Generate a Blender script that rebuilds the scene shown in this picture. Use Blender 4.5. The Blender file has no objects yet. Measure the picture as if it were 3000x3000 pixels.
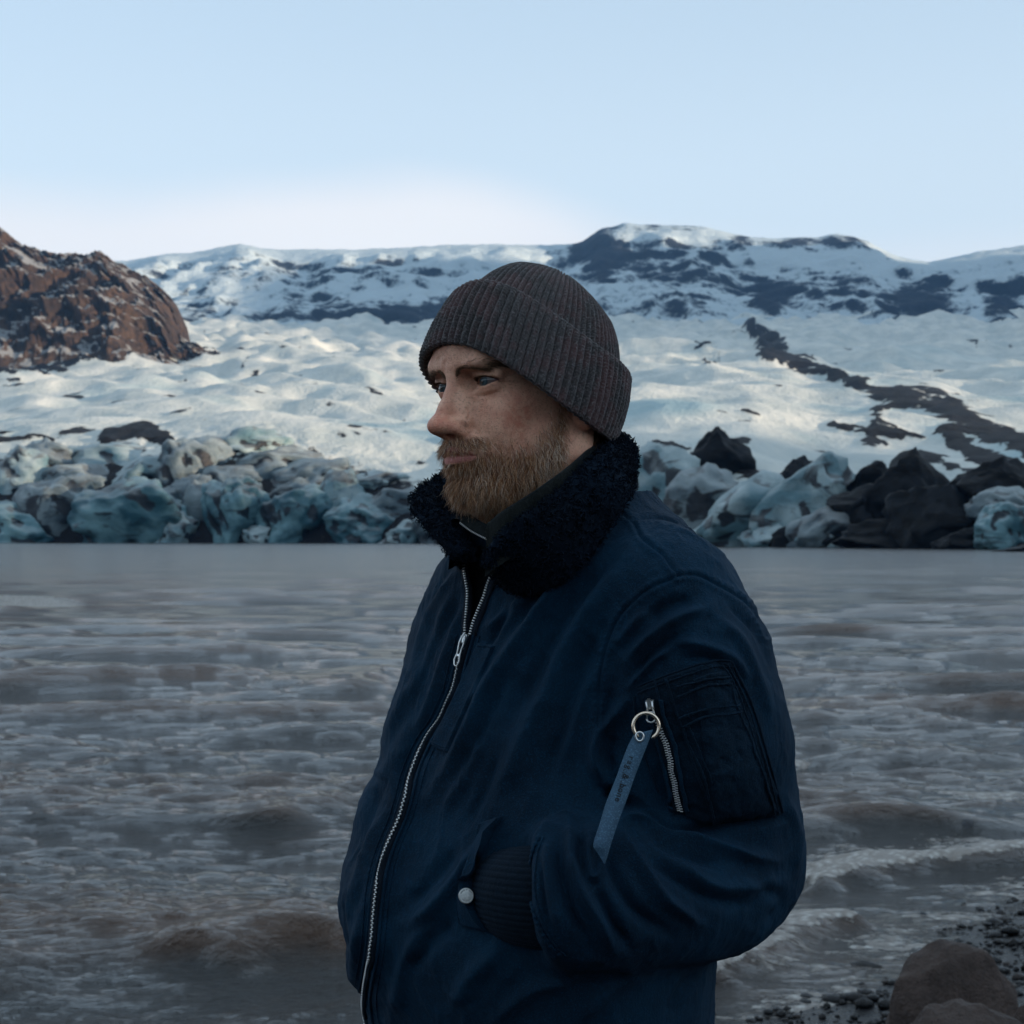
import bpy, math, random
import numpy as np
from mathutils import Vector
from mathutils.bvhtree import BVHTree
SC = bpy.context.scene
COL = SC.collection
rad = math.radians

# ------------------------------------------------------------------ camera
CAMZ = 2.2                      # metres above the lake
FPX = 5064.0                    # focal length in pixels of the 3000 px photograph
PITCH = math.atan((1565 - 1500) / FPX)
cam_d = bpy.data.cameras.new('camera')
cam = bpy.data.objects.new('camera', cam_d); COL.objects.link(cam)
cam.location = (0, 0, CAMZ)
cam.rotation_euler = (math.pi / 2 + PITCH, 0, 0)
cam_d.sensor_width = 36.0
cam_d.lens = 36.0 * FPX / 3000
cam_d.clip_start = 0.05
cam_d.clip_end = 30000
cam_d.dof.use_dof = True
cam_d.dof.focus_distance = 1.70
cam_d.dof.aperture_fstop = 22.0
SC.camera = cam

# ------------------------------------------------------------------ light
SUN_AZ = 112.0                  # clockwise from the view direction
SUN_EL = 8.0
w = bpy.data.worlds.new('World'); SC.world = w; w.use_nodes = True
def build_world():
    nt = w.node_tree; nt.nodes.clear()
    N = nt.nodes.new; L = nt.links.new
    out = N('ShaderNodeOutputWorld'); bg = N('ShaderNodeBackground'); sky = N('ShaderNodeTexSky')
    sky.sky_type = 'NISHITA'; sky.sun_disc = False
    sky.sun_elevation = rad(SUN_EL + 5); sky.sun_rotation = rad(SUN_AZ)
    sky.altitude = 100; sky.air_density = 1.0; sky.dust_density = 0.6; sky.ozone_density = 2.0
    tc = N('ShaderNodeTexCoord')
    sep = N('ShaderNodeSeparateXYZ'); L(tc.outputs['Generated'], sep.inputs[0])
    # low bank of pale cloud lying round the horizon
    mp = N('ShaderNodeMapping'); mp.inputs['Scale'].default_value = (3.4, 3.4, 7.0)
    mp.inputs['Location'].default_value = (0.35, 0.0, 0.2)
    L(tc.outputs['Generated'], mp.inputs[0])
    no = N('ShaderNodeTexNoise'); no.inputs['Scale'].default_value = 1.0; no.inputs['Detail'].default_value = 5
    no.inputs['Roughness'].default_value = 0.42
    L(mp.outputs[0], no.inputs['Vector'])
    def prof(stops):      # a smooth profile over the sideways direction
        fx = N('ShaderNodeMath'); fx.operation = 'MULTIPLY_ADD'; L(sep.outputs['X'], fx.inputs[0]); fx.inputs[1].default_value = .5; fx.inputs[2].default_value = .5
        r = N('ShaderNodeValToRGB'); r.color_ramp.interpolation = 'B_SPLINE'; e = r.color_ramp.elements
        while len(e) < len(stops): e.new(.5)
        for q, (p, v) in zip(e, stops): q.position = p * .5 + .5; q.color = (v, v, v, 1)
        L(fx.outputs[0], r.inputs[0]); return r.outputs[0]
    base = prof([(-1, .20), (-.34, .200), (-.20, .194), (-.10, .198), (-.03, .206), (.02, .200), (.06, .184), (.12, .176), (.34, .172), (1, .19)])
    ht = N('ShaderNodeMath'); ht.operation = 'MULTIPLY_ADD'
    L(no.outputs['Fac'], ht.inputs[0]); ht.inputs[1].default_value = 0.05; L(base, ht.inputs[2])
    hs = N('ShaderNodeMath'); hs.operation = 'SUBTRACT'; L(ht.outputs[0], hs.inputs[0]); hs.inputs[1].default_value = .025; ht = hs
    df = N('ShaderNodeMath'); df.operation = 'SUBTRACT'; L(ht.outputs[0], df.inputs[0]); L(sep.outputs['Z'], df.inputs[1])
    mr = N('ShaderNodeMapRange'); mr.interpolation_type = 'SMOOTHSTEP'
    mr.inputs['From Min'].default_value = -0.006; mr.inputs['From Max'].default_value = 0.030
    L(df.outputs[0], mr.inputs['Value'])
    am = N('ShaderNodeMath'); am.operation = 'MULTIPLY'; L(mr.outputs[0], am.inputs[0])
    L(prof([(-1, .7), (-.34, .80), (-.02, .80), (.05, .70), (.11, .40), (.34, .40), (1, .7)]), am.inputs[1])
    # cloud colour: a little greyer towards its top
    cr = N('ShaderNodeMix'); cr.data_type = 'RGBA'
    mr2 = N('ShaderNodeMapRange'); mr2.inputs['From Min'].default_value = 0.0; mr2.inputs['From Max'].default_value = 0.08
    L(df.outputs[0], mr2.inputs['Value']); L(mr2.outputs[0], cr.inputs['Factor'])
    cr.inputs['A'].default_value = CLOUD_A; cr.inputs['B'].default_value = CLOUD_B
    # the photograph's sky is pale: lift the Nishita blue with a thin even veil
    veil = N('ShaderNodeMix'); veil.data_type = 'RGBA'; veil.inputs['Factor'].default_value = VEIL
    L(sky.outputs[0], veil.inputs['A']); veil.inputs['B'].default_value = VEIL_C
    # the air pales towards the horizon all round
    hz = N('ShaderNodeMapRange'); hz.interpolation_type = 'SMOOTHSTEP'; hz.inputs['From Min'].default_value = .34; hz.inputs['From Max'].default_value = .10
    hz.inputs['To Max'].default_value = .55; L(sep.outputs['Z'], hz.inputs['Value'])
    pale = N('ShaderNodeMix'); pale.data_type = 'RGBA'; L(hz.outputs[0], pale.inputs['Factor']); L(veil.outputs['Result'], pale.inputs['A']); pale.inputs['B'].default_value = (4.55, 4.85, 4.95, 1)
    veil = pale
    mx = N('ShaderNodeMix'); mx.data_type = 'RGBA'
    L(am.outputs[0], mx.inputs['Factor']); L(veil.outputs['Result'], mx.inputs['A']); L(cr.outputs['Result'], mx.inputs['B'])
    L(mx.outputs['Result'], bg.inputs[0]); bg.inputs[1].default_value = SKY_STRENGTH
    L(bg.outputs[0], out.inputs[0])
SKY_STRENGTH = 0.12
CLOUD_A = (4.75, 4.6, 4.55, 1); CLOUD_B = (5.6, 5.3, 4.95, 1)
VEIL = 0.60; VEIL_C = (3.45, 4.05, 4.40, 1)
build_world()

sd = bpy.data.lights.new('sun', 'SUN'); sd.energy = 5.0; sd.angle = rad(0.6); sd.color = (1.0, 0.76, 0.55)
sun = bpy.data.objects.new('sun', sd); COL.objects.link(sun)
_a, _e = rad(SUN_AZ), rad(SUN_EL)
sun_dir = Vector((math.sin(_a) * math.cos(_e), math.cos(_a) * math.cos(_e), math.sin(_e)))   # towards the sun
sun.rotation_euler = sun_dir.to_track_quat('Z', 'Y').to_euler()
sun.location = sun_dir * 50 + Vector((0, 0, 10))

SC.view_settings.view_transform = 'Standard'
SC.view_settings.look = 'None'
SC.view_settings.exposure = 0.95
SC.view_settings.gamma = 1.0
SC.view_settings.use_curve_mapping = False
SC.cycles.max_bounces = 6
SC.cycles.volume_bounces = 0
SC.cycles.use_denoising = True
# ------------------------------------------------------------------ helpers
def P(px, py, Y):
    """world point seen at photo pixel (px, py), at depth Y along the view's ground direction"""
    a = (px - 1500) / FPX; b = (1500 - py) / FPX
    c, s = math.cos(PITCH), math.sin(PITCH)
    d = np.array([a, c - b * s, s + b * c])
    return np.array([0, 0, CAMZ]) + d * (Y / d[1])
def proj(V):
    """photo pixels of world points (n,3)"""
    V = np.asarray(V, float)
    x = V[:, 0]; y = V[:, 1]; z = V[:, 2] - CAMZ
    c, s = math.cos(PITCH), math.sin(PITCH)
    dep = y * c + z * s; up = -y * s + z * c
    return np.stack([1500 + FPX * x / dep, 1500 - FPX * up / dep], 1)
def tag(o, label=None, cat=None, group=None, kind=None):
    for k, v in (('label', label), ('category', cat), ('group', group), ('kind', kind)):
        if v: o[k] = v
    return o
def mesh_obj(name, V, F, mat=None, parent=None, smooth=True, attrs=None):
    me = bpy.data.meshes.new(name)
    V = np.asarray(V, np.float32)
    if isinstance(F, np.ndarray) and F.ndim == 2:
        k = F.shape[1]; n = len(F)
        me.vertices.add(len(V)); me.vertices.foreach_set('co', V.ravel())
        me.loops.add(n * k); me.loops.foreach_set('vertex_index', F.astype(np.int32).ravel())
        me.polygons.add(n); me.polygons.foreach_set('loop_start', np.arange(0, n * k, k, dtype=np.int32))
        me.update(calc_edges=True); me.validate()
    else:
        me.from_pydata([tuple(map(float, v)) for v in V], [], [tuple(map(int, f)) for f in F]); me.update()
    if smooth: me.polygons.foreach_set('use_smooth', [True] * len(me.polygons))
    if attrs:
        for an, av in attrs.items():
            av = np.asarray(av, np.float32)
            if av.ndim == 1:
                a = me.attributes.new(an, 'FLOAT', 'POINT'); a.data.foreach_set('value', av)
            elif av.shape[1] == 3:
                a = me.attributes.new(an, 'FLOAT_VECTOR', 'POINT'); a.data.foreach_set('vector', av.ravel())
    o = bpy.data.objects.new(name, me); COL.objects.link(o)
    if mat: me.materials.append(mat)
    if parent: o.parent = parent
    return o
def join_parts(parts):
    """list of (V, F) -> one (V, F); all F share their width"""
    Vs, Fs, n = [], [], 0
    for V, F in parts:
        V = np.asarray(V, float); Vs.append(V); Fs.append(np.asarray(F) + n); n += len(V)
    return np.concatenate(Vs), np.concatenate(Fs)
def sstep(a, b, x):
    t = np.clip((x - a) / (b - a), 0, 1); return t * t * (3 - 2 * t)

# hashing Perlin noise, any number of points
def _h(ix, iy, iz, seed):
    n = (ix.astype(np.int64) * 374761393 + iy.astype(np.int64) * 668265263 + iz.astype(np.int64) * 2147483647 + seed * 1274126177) & 0xffffffff
    n = ((n ^ (n >> 13)) * 1274126177) & 0xffffffff
    n = ((n ^ (n >> 16)) * 2246822519) & 0xffffffff
    return (n ^ (n >> 15)) & 0xffffffff
_G = np.array([[1,1,0],[-1,1,0],[1,-1,0],[-1,-1,0],[1,0,1],[-1,0,1],[1,0,-1],[-1,0,-1],[0,1,1],[0,-1,1],[0,1,-1],[0,-1,-1],[1,1,0],[-1,1,0],[0,-1,1],[0,-1,-1]], float)
def perlin(Pn, seed=0):
    Pn = np.asarray(Pn, float)
    i = np.floor(Pn); f = Pn - i; i = i.astype(np.int64)
    u = f * f * f * (f * (f * 6 - 15) + 10)
    r = 0
    for dx in (0, 1):
        wx = u[:, 0] if dx else 1 - u[:, 0]
        for dy in (0, 1):
            wy = u[:, 1] if dy else 1 - u[:, 1]
            for dz in (0, 1):
                wz = u[:, 2] if dz else 1 - u[:, 2]
                g = _G[_h(i[:, 0] + dx, i[:, 1] + dy, i[:, 2] + dz, seed) & 15]
                r = r + wx * wy * wz * (g[:, 0] * (f[:, 0] - dx) + g[:, 1] * (f[:, 1] - dy) + g[:, 2] * (f[:, 2] - dz))
    return r
def fbm(Pn, octv=4, seed=0, gain=0.5, lac=2.03, ridged=False):
    Pn = np.asarray(Pn, float); a, s, t = 1.0, 0, 0
    for k in range(octv):
        v = perlin(Pn, seed + k * 17)
        if ridged: v = 1 - 2 * np.abs(v) * 1.6
        s = s + a * v; t += a; a *= gain; Pn = Pn * lac
    return s / t

# signed distance modelling and surface nets
class Field:
    def __init__(self, lo, hi, h):
        self.lo = np.array(lo, float); self.h = h
        self.n = np.ceil((np.array(hi) - self.lo) / h).astype(int) + 1
        self.d = np.full(self.n, 0.09, np.float32)
    def _sub(self, lo, hi):
        a = np.clip(np.floor((np.array(lo) - self.lo) / self.h).astype(int), 0, self.n)
        b = np.clip(np.ceil((np.array(hi) - self.lo) / self.h).astype(int) + 1, 0, self.n)
        if (b <= a).any(): return None, None
        ax = [(self.lo[i] + self.h * np.arange(a[i], b[i])).astype(np.float32) for i in range(3)]
        X, Y, Z = np.meshgrid(*ax, indexing='ij', sparse=True)
        return (slice(a[0], b[0]), slice(a[1], b[1]), slice(a[2], b[2])), (X, Y, Z)
    def comb(self, lo, hi, fn, k=0.0, op='u'):
        m = k * 1.8 + 4 * self.h
        sl, g = self._sub(np.array(lo) - m, np.array(hi) + m)
        if sl is None: return
        b = fn(*g).astype(np.float32); a = self.d[sl]
        if op == 's': b = -b                       # subtract
        if op == 'u':
            r = np.minimum(a, b)
            if k > 0: hh = np.maximum(k - np.abs(a - b), 0) / k; r = r - hh * hh * k * 0.25
        else:
            r = np.maximum(a, b)
            if k > 0: hh = np.maximum(k - np.abs(a - b), 0) / k; r = r + hh * hh * k * 0.25
        self.d[sl] = r
    def ell(self, c, r, k=0.0, op='u', R=None):
        c = np.array(c, float); r = np.array(r, float); m = r.max()
        lo, hi = (c - m, c + m) if R is not None else (c - r, c + r)
        def fn(X, Y, Z):
            x, y, z = X - c[0], Y - c[1], Z - c[2]
            if R is not None:
                x, y, z = (R[0][0] * x + R[0][1] * y + R[0][2] * z, R[1][0] * x + R[1][1] * y + R[1][2] * z, R[2][0] * x + R[2][1] * y + R[2][2] * z)
            k0 = np.sqrt((x / r[0]) ** 2 + (y / r[1]) ** 2 + (z / r[2]) ** 2)
            k1 = np.sqrt((x / r[0] ** 2) ** 2 + (y / r[1] ** 2) ** 2 + (z / r[2] ** 2) ** 2) + 1e-9
            return k0 * (k0 - 1) / k1
        self.comb(lo, hi, fn, k, op)
    def cap(self, a, b, ra, rb, k=0.0, op='u', sq=None):
        """tapered capsule; sq squashes along axis 0..2 by a factor"""
        a = np.array(a, float); b = np.array(b, float); m = max(ra, rb)
        lo, hi = np.minimum(a, b) - m, np.maximum(a, b) + m
        ba = b - a; bb = (ba * ba).sum() + 1e-12
        def fn(X, Y, Z):
            x, y, z = X - a[0], Y - a[1], Z - a[2]
            t = np.clip((x * ba[0] + y * ba[1] + z * ba[2]) / bb, 0, 1)
            return np.sqrt((x - t * ba[0]) ** 2 + (y - t * ba[1]) ** 2 + (z - t * ba[2]) ** 2) - (ra + (rb - ra) * t)
        self.comb(lo, hi, fn, k, op)
    def blur(self, it=2):
        d = self.d
        for _ in range(it):
            for ax in range(3):
                q = np.pad(d, [(1, 1) if i == ax else (0, 0) for i in range(3)], mode='edge')
                sl = [slice(None)] * 3; a = list(sl); b = list(sl); a[ax] = slice(0, -2); b[ax] = slice(2, None)
                d = 0.5 * d + 0.25 * (q[tuple(a)] + q[tuple(b)])
        self.d = d.astype(np.float32)
    def chain(self, pts, rs, k=0.01, op='u', k0=None):
        for i in range(len(pts) - 1):
            self.cap(pts[i], pts[i + 1], rs[i], rs[i + 1], k if (i or k0 is None) else k0, op)
    def nets(self):
        d = self.d; n = self.n
        s = d < 0
        c = np.zeros(n - 1, np.int8)
        for i in (0, 1):
            for j in (0, 1):
                for l in (0, 1):
                    c += s[i:n[0] - 1 + i, j:n[1] - 1 + j, l:n[2] - 1 + l]
        act = (c > 0) & (c < 8); idx = np.argwhere(act)
        vid = np.full(n - 1, -1, np.int32); vid[act] = np.arange(len(idx))
        acc = np.zeros((len(idx), 3)); cnt = np.zeros(len(idx))
        cor = [(i, j, l) for i in (0, 1) for j in (0, 1) for l in (0, 1)]
        val = {q: d[idx[:, 0] + q[0], idx[:, 1] + q[1], idx[:, 2] + q[2]] for q in cor}
        for q in cor:
            for ax in range(3):
                if q[ax] == 0:
                    q2 = list(q); q2[ax] = 1; q2 = tuple(q2)
                    a, b = val[q], val[q2]; m = (a < 0) != (b < 0)
                    t = np.where(m, a / np.where(m, a - b, 1), 0)
                    p = np.array(q, float)[None, :].repeat(len(idx), 0); p[:, ax] += t
                    acc[m] += p[m]; cnt[m] += 1
        V = self.lo + self.h * (idx + acc / cnt[:, None])
        Fs = []
        for ax in range(3):
            o1, o2 = (ax + 1) % 3, (ax + 2) % 3
            sl0 = [slice(None)] * 3; sl1 = [slice(None)] * 3
            sl0[ax] = slice(0, -1); sl1[ax] = slice(1, None)
            e = s[tuple(sl0)] != s[tuple(sl1)]
            E = np.argwhere(e)
            ok = (E[:, o1] > 0) & (E[:, o2] > 0) & (E[:, o1] < n[o1] - 1) & (E[:, o2] < n[o2] - 1)
            E = E[ok]; inside = s[E[:, 0], E[:, 1], E[:, 2]]
            def vi(a, b):
                Q = E.copy(); Q[:, o1] -= a; Q[:, o2] -= b; return vid[Q[:, 0], Q[:, 1], Q[:, 2]]
            q = np.stack([vi(0, 0), vi(1, 0), vi(1, 1), vi(0, 1)], 1)
            q[~inside] = q[~inside][:, ::-1]
            Fs.append(q)
        F = np.concatenate(Fs); F = F[(F >= 0).all(1)]
        return V, F
def vnormals(V, F):
    a, b, c, d = (V[F[:, i]] for i in (0, 1, 2, 3 if F.shape[1] == 4 else 2))
    fn = np.cross(c - a, d - b) if F.shape[1] == 4 else np.cross(b - a, c - a)
    N = np.zeros_like(V)
    for i in range(F.shape[1]):
        for k in range(3): N[:, k] += np.bincount(F[:, i], fn[:, k], len(V))
    return N / (np.linalg.norm(N, axis=1, keepdims=True) + 1e-12)
def smooth_mesh(V, F, it=1, lam=0.5):
    e = np.concatenate([F[:, [i, (i + 1) % F.shape[1]]] for i in range(F.shape[1])])
    deg = np.bincount(e[:, 0], minlength=len(V)) + np.bincount(e[:, 1], minlength=len(V))
    for _ in range(it):
        S = np.stack([np.bincount(e[:, 0], V[e[:, 1], k], len(V)) + np.bincount(e[:, 1], V[e[:, 0], k], len(V)) for k in range(3)], 1)
        V = V + lam * (S / np.maximum(deg, 1)[:, None] - V)
    return V
def catmull(pts, n):
    """smooth curve through points, n samples evenly by length"""
    pts = np.asarray(pts, float)
    p = np.concatenate([[2 * pts[0] - pts[1]], pts, [2 * pts[-1] - pts[-2]]])
    out = []
    for i in range(1, len(p) - 2):
        t = np.linspace(0, 1, 24, endpoint=False)[:, None]
        a, b, c, d = p[i - 1], p[i], p[i + 1], p[i + 2]
        out.append(0.5 * (2 * b + (c - a) * t + (2 * a - 5 * b + 4 * c - d) * t ** 2 + (3 * b - a - 3 * c + d) * t ** 3))
    out = np.concatenate(out + [pts[-1:]])
    s = np.concatenate([[0], np.cumsum(np.linalg.norm(np.diff(out, axis=0), axis=1))])
    q = np.linspace(0, s[-1], n)
    return np.stack([np.interp(q, s, out[:, k]) for k in range(out.shape[1])], 1)
def tube(path, r, seg=8, up=(0, 0, 1), flat=1.0, closed=False, cap=True):
    """tube along path; r scalar or per point; flat squashes along the frame's second axis"""
    path = np.asarray(path, float); n = len(path); r = np.broadcast_to(np.asarray(r, float), (n,))
    T = np.gradient(path, axis=0) if not closed else (np.roll(path, -1, 0) - np.roll(path, 1, 0))
    T /= np.linalg.norm(T, axis=1, keepdims=True) + 1e-12
    up = np.broadcast_to(np.asarray(up, float), (n, 3))
    A = np.cross(T, up); ln = np.linalg.norm(A, axis=1, keepdims=True)
    A = np.where(ln > 1e-4, A / (ln + 1e-12), np.array([1.0, 0, 0])); B = np.cross(A, T)
    th = np.arange(seg) / seg * 2 * math.pi
    V = path[:, None] + r[:, None, None] * (np.cos(th)[None, :, None] * A[:, None] + flat * np.sin(th)[None, :, None] * B[:, None])
    V = V.reshape(-1, 3); m = n if closed else n - 1
    i = np.arange(m)[:, None] * seg; i2 = ((np.arange(m)[:, None] + 1) % n) * seg; j = np.arange(seg)[None]; j2 = (j + 1) % seg
    F = np.stack([i + j, i + j2, i2 + j2, i2 + j], -1).reshape(-1, 4)
    if cap and not closed:
        V = np.concatenate([V, path[:1], path[-1:]]); c0, c1 = len(V) - 2, len(V) - 1
        j = np.arange(seg); j2 = (j + 1) % seg
        # quads written with a repeated centre are avoided: pair the fan two by two
        if seg % 2 == 0:
            e = np.arange(0, seg, 2)
            F = np.concatenate([F, np.stack([np.full(len(e), c0), (e + 2) % seg, e + 1, e], 1),
                                np.stack([np.full(len(e), c1), (n - 1) * seg + e, (n - 1) * seg + e + 1, (n - 1) * seg + (e + 2) % seg], 1)])
    return V, F
def hairs(roots, dirs, length, width, seg=4, bend=None, rnd=None, curl=0.0, rng=None, taper=0.15):
    """thin three sided strands joined into one mesh; returns V, F(quads), strand id per vertex, t per vertex"""
    n = len(roots); rng = rng or np.random.default_rng(1)
    length = np.broadcast_to(length, (n,)); width = np.broadcast_to(width, (n,))
    dirs = dirs / (np.linalg.norm(dirs, axis=1, keepdims=True) + 1e-12)
    side = np.cross(dirs, rng.normal(size=(n, 3))); side /= np.linalg.norm(side, axis=1, keepdims=True) + 1e-12
    sid2 = np.cross(dirs, side)
    ph = rng.uniform(0, 6.28, n); fr = rng.uniform(0.5, 1.3, n)
    pts = []
    for k in range(seg + 1):
        t = k / seg
        p = roots + dirs * (length * t)[:, None]
        if bend is not None: p = p + bend * (length * t * t)[:, None]
        if curl: p = p + curl * (length * t)[:, None] * (side * np.sin(ph + fr * t * 5)[:, None] + sid2 * np.cos(ph + fr * t * 4)[:, None])
        pts.append(p)
    pts = np.stack(pts, 1)                                   # n, seg+1, 3
    ws = width[:, None] * (1 - (1 - taper) * (np.arange(seg + 1) / seg)[None] ** 1.5)
    V = []
    for a in range(3):
        an = a * 2.0944
        off = math.cos(an) * side + math.sin(an) * sid2
        V.append(pts + off[:, None] * ws[:, :, None] * 0.5)
    V = np.stack(V, 2).reshape(n, -1, 3)                     # n,(seg+1)*3,3
    loc = []
    for k in range(seg):
        for a in range(3):
            b = (a + 1) % 3; loc.append([k * 3 + a, k * 3 + b, (k + 1) * 3 + b, (k + 1) * 3 + a])
    loc = np.array(loc); m = (seg + 1) * 3
    F = (loc[None] + (np.arange(n) * m)[:, None, None]).reshape(-1, 4)
    tt = np.tile(np.repeat(np.arange(seg + 1) / seg, 3), n)
    return V.reshape(-1, 3), F, np.repeat(np.arange(n), m), tt
def polydist(pts, line):
    """distance of 2D points to a 2D polyline, and the parameter along it 0..1"""
    line = np.asarray(line, float); best = np.full(len(pts), 1e9); par = np.zeros(len(pts))
    L = np.linalg.norm(np.diff(line, axis=0), axis=1); tot = L.sum(); s = 0
    for i in range(len(line) - 1):
        a, b = line[i], line[i + 1]; ba = b - a
        t = np.clip(((pts - a) @ ba) / (ba @ ba + 1e-12), 0, 1)
        dd = np.linalg.norm(pts - (a + t[:, None] * ba), axis=1); m = dd < best
        best[m] = dd[m]; par[m] = (s + t[m] * L[i]) / tot; s += L[i]
    return best, par
def inside(pts, poly):
    x, y = pts[:, 0], pts[:, 1]; r = np.zeros(len(pts), bool); n = len(poly)
    for i in range(n):
        x1, y1 = poly[i]; x2, y2 = poly[(i + 1) % n]
        c = ((y1 > y) != (y2 > y)) & (x < (x2 - x1) * (y - y1) / ((y2 - y1) or 1e-9) + x1); r ^= c
    return r

# materials
class Mat:
    def __init__(self, name):
        self.m = bpy.data.materials.new(name); self.m.use_nodes = True
        self.nt = self.m.node_tree; self.b = self.nt.nodes['Principled BSDF']
        self.out = self.nt.nodes['Material Output']
    def n(self, t, **kw):
        o = self.nt.nodes.new(t)
        for k, v in kw.items():
            if hasattr(o, k) and k not in ('Scale', 'Detail'): setattr(o, k, v)
        return o
    def l(self, a, b): self.nt.links.new(a, b)
    def set(self, **kw):
        for k, v in kw.items(): self.b.inputs[k.replace('_', ' ')].default_value = v
        return self
    def coord(self, scale=(1, 1, 1), kind='Object', rot=(0, 0, 0)):
        tc = self.n('ShaderNodeTexCoord'); mp = self.n('ShaderNodeMapping')
        mp.inputs['Scale'].default_value = scale; mp.inputs['Rotation'].default_value = rot
        self.l(tc.outputs[kind], mp.inputs[0]); return mp.outputs[0]
    def attr(self, name, out='Fac'):
        a = self.n('ShaderNodeAttribute'); a.attribute_name = name; return a.outputs[out]
    def noise(self, vec, scale, detail=4, rough=0.5, dist=0.0):
        t = self.n('ShaderNodeTexNoise'); t.inputs['Scale'].default_value = scale; t.inputs['Detail'].default_value = detail
        t.inputs['Roughness'].default_value = rough; t.inputs['Distortion'].default_value = dist
        if vec is not None: self.l(vec, t.inputs['Vector'])
        return t.outputs['Fac']
    def vor(self, vec, scale, out='Distance', feat='F1'):
        t = self.n('ShaderNodeTexVoronoi'); t.feature = feat; t.inputs['Scale'].default_value = scale
        self.l(vec, t.inputs['Vector']); return t.outputs[out]
    def ramp(self, fac, stops):
        r = self.n('ShaderNodeValToRGB'); e = r.color_ramp.elements
        while len(e) < len(stops): e.new(0.5)
        for q, (p, c) in zip(e, stops):
            q.position = p; q.color = (c, c, c, 1) if not hasattr(c, '__len__') else (*c[:3], 1)
        self.l(fac, r.inputs[0]); return r.outputs[0]
    def mix(self, fac, a, b, mode='MIX'):
        x = self.n('ShaderNodeMix'); x.data_type = 'RGBA'; x.blend_type = mode
        for s, v in (('Factor', fac), ('A', a), ('B', b)):
            if hasattr(v, 'is_linked'): self.l(v, x.inputs[s])
            elif s == 'Factor': x.inputs[s].default_value = v
            else: x.inputs[s].default_value = (*v[:3], 1)
        return x.outputs['Result']
    def math(self, op, a, b=None, c=None):
        x = self.n('ShaderNodeMath'); x.operation = op
        for i, v in enumerate((a, b, c)):
            if v is None: continue
            if hasattr(v, 'is_linked'): self.l(v, x.inputs[i])
            else: x.inputs[i].default_value = v
        return x.outputs[0]
    def rng(self, v, a, b, c=0.0, d=1.0, smooth=True):
        x = self.n('ShaderNodeMapRange'); x.interpolation_type = 'SMOOTHSTEP' if smooth else 'LINEAR'
        self.l(v, x.inputs['Value'])
        for k, q in (('From Min', a), ('From Max', b), ('To Min', c), ('To Max', d)): x.inputs[k].default_value = q
        return x.outputs[0]
    def col(self, v): self.l(v, self.b.inputs['Base Color']); return self
    def bump(self, h, dist=0.01, strength=1.0, prev=None):
        x = self.n('ShaderNodeBump'); x.inputs['Distance'].default_value = dist; x.inputs['Strength'].default_value = strength
        self.l(h, x.inputs['Height'])
        if prev is not None: self.l(prev, x.inputs['Normal'])
        self.l(x.outputs[0], self.b.inputs['Normal']); return x.outputs[0]
def simple(name, col, rough=0.6, metal=0.0, **kw):
    m = Mat(name).set(Roughness=rough, Metallic=metal); m.b.inputs['Base Color'].default_value = (*col, 1)
    for k, v in kw.items(): m.b.inputs[k.replace('_', ' ')].default_value = v
    return m.m
# ------------------------------------------------------------------ the man: head frame
MAN_Y = 1.80
YAW = rad(49)
_F0 = np.array([-math.sin(YAW), -math.cos(YAW), 0.0]); _L0 = np.array([math.cos(YAW), -math.sin(YAW), 0.0]); _U0 = np.array([0, 0, 1.0])
HP = rad(-3)        # nod (down)
HR = rad(-2.0)       # tilt of the crown towards his left
HF = _F0 * math.cos(HP) + _U0 * math.sin(HP)
HU = -_F0 * math.sin(HP) + _U0 * math.cos(HP)
HL = _L0 * math.cos(HR) - HU * math.sin(HR)
HU = HU * math.cos(HR) + _L0 * math.sin(HR)
HO = P(1350, 1127, MAN_Y - 0.05)
def HW(p):
    """head frame (l, f, u) -> world"""
    p = np.atleast_2d(np.asarray(p, float))
    return HO + p[:, :1] * HL + p[:, 1:2] * HF + p[:, 2:3] * HU
def HI(V):
    q = np.asarray(V, float) - HO
    return np.stack([q @ HL, q @ HF, q @ HU], 1)

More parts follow.
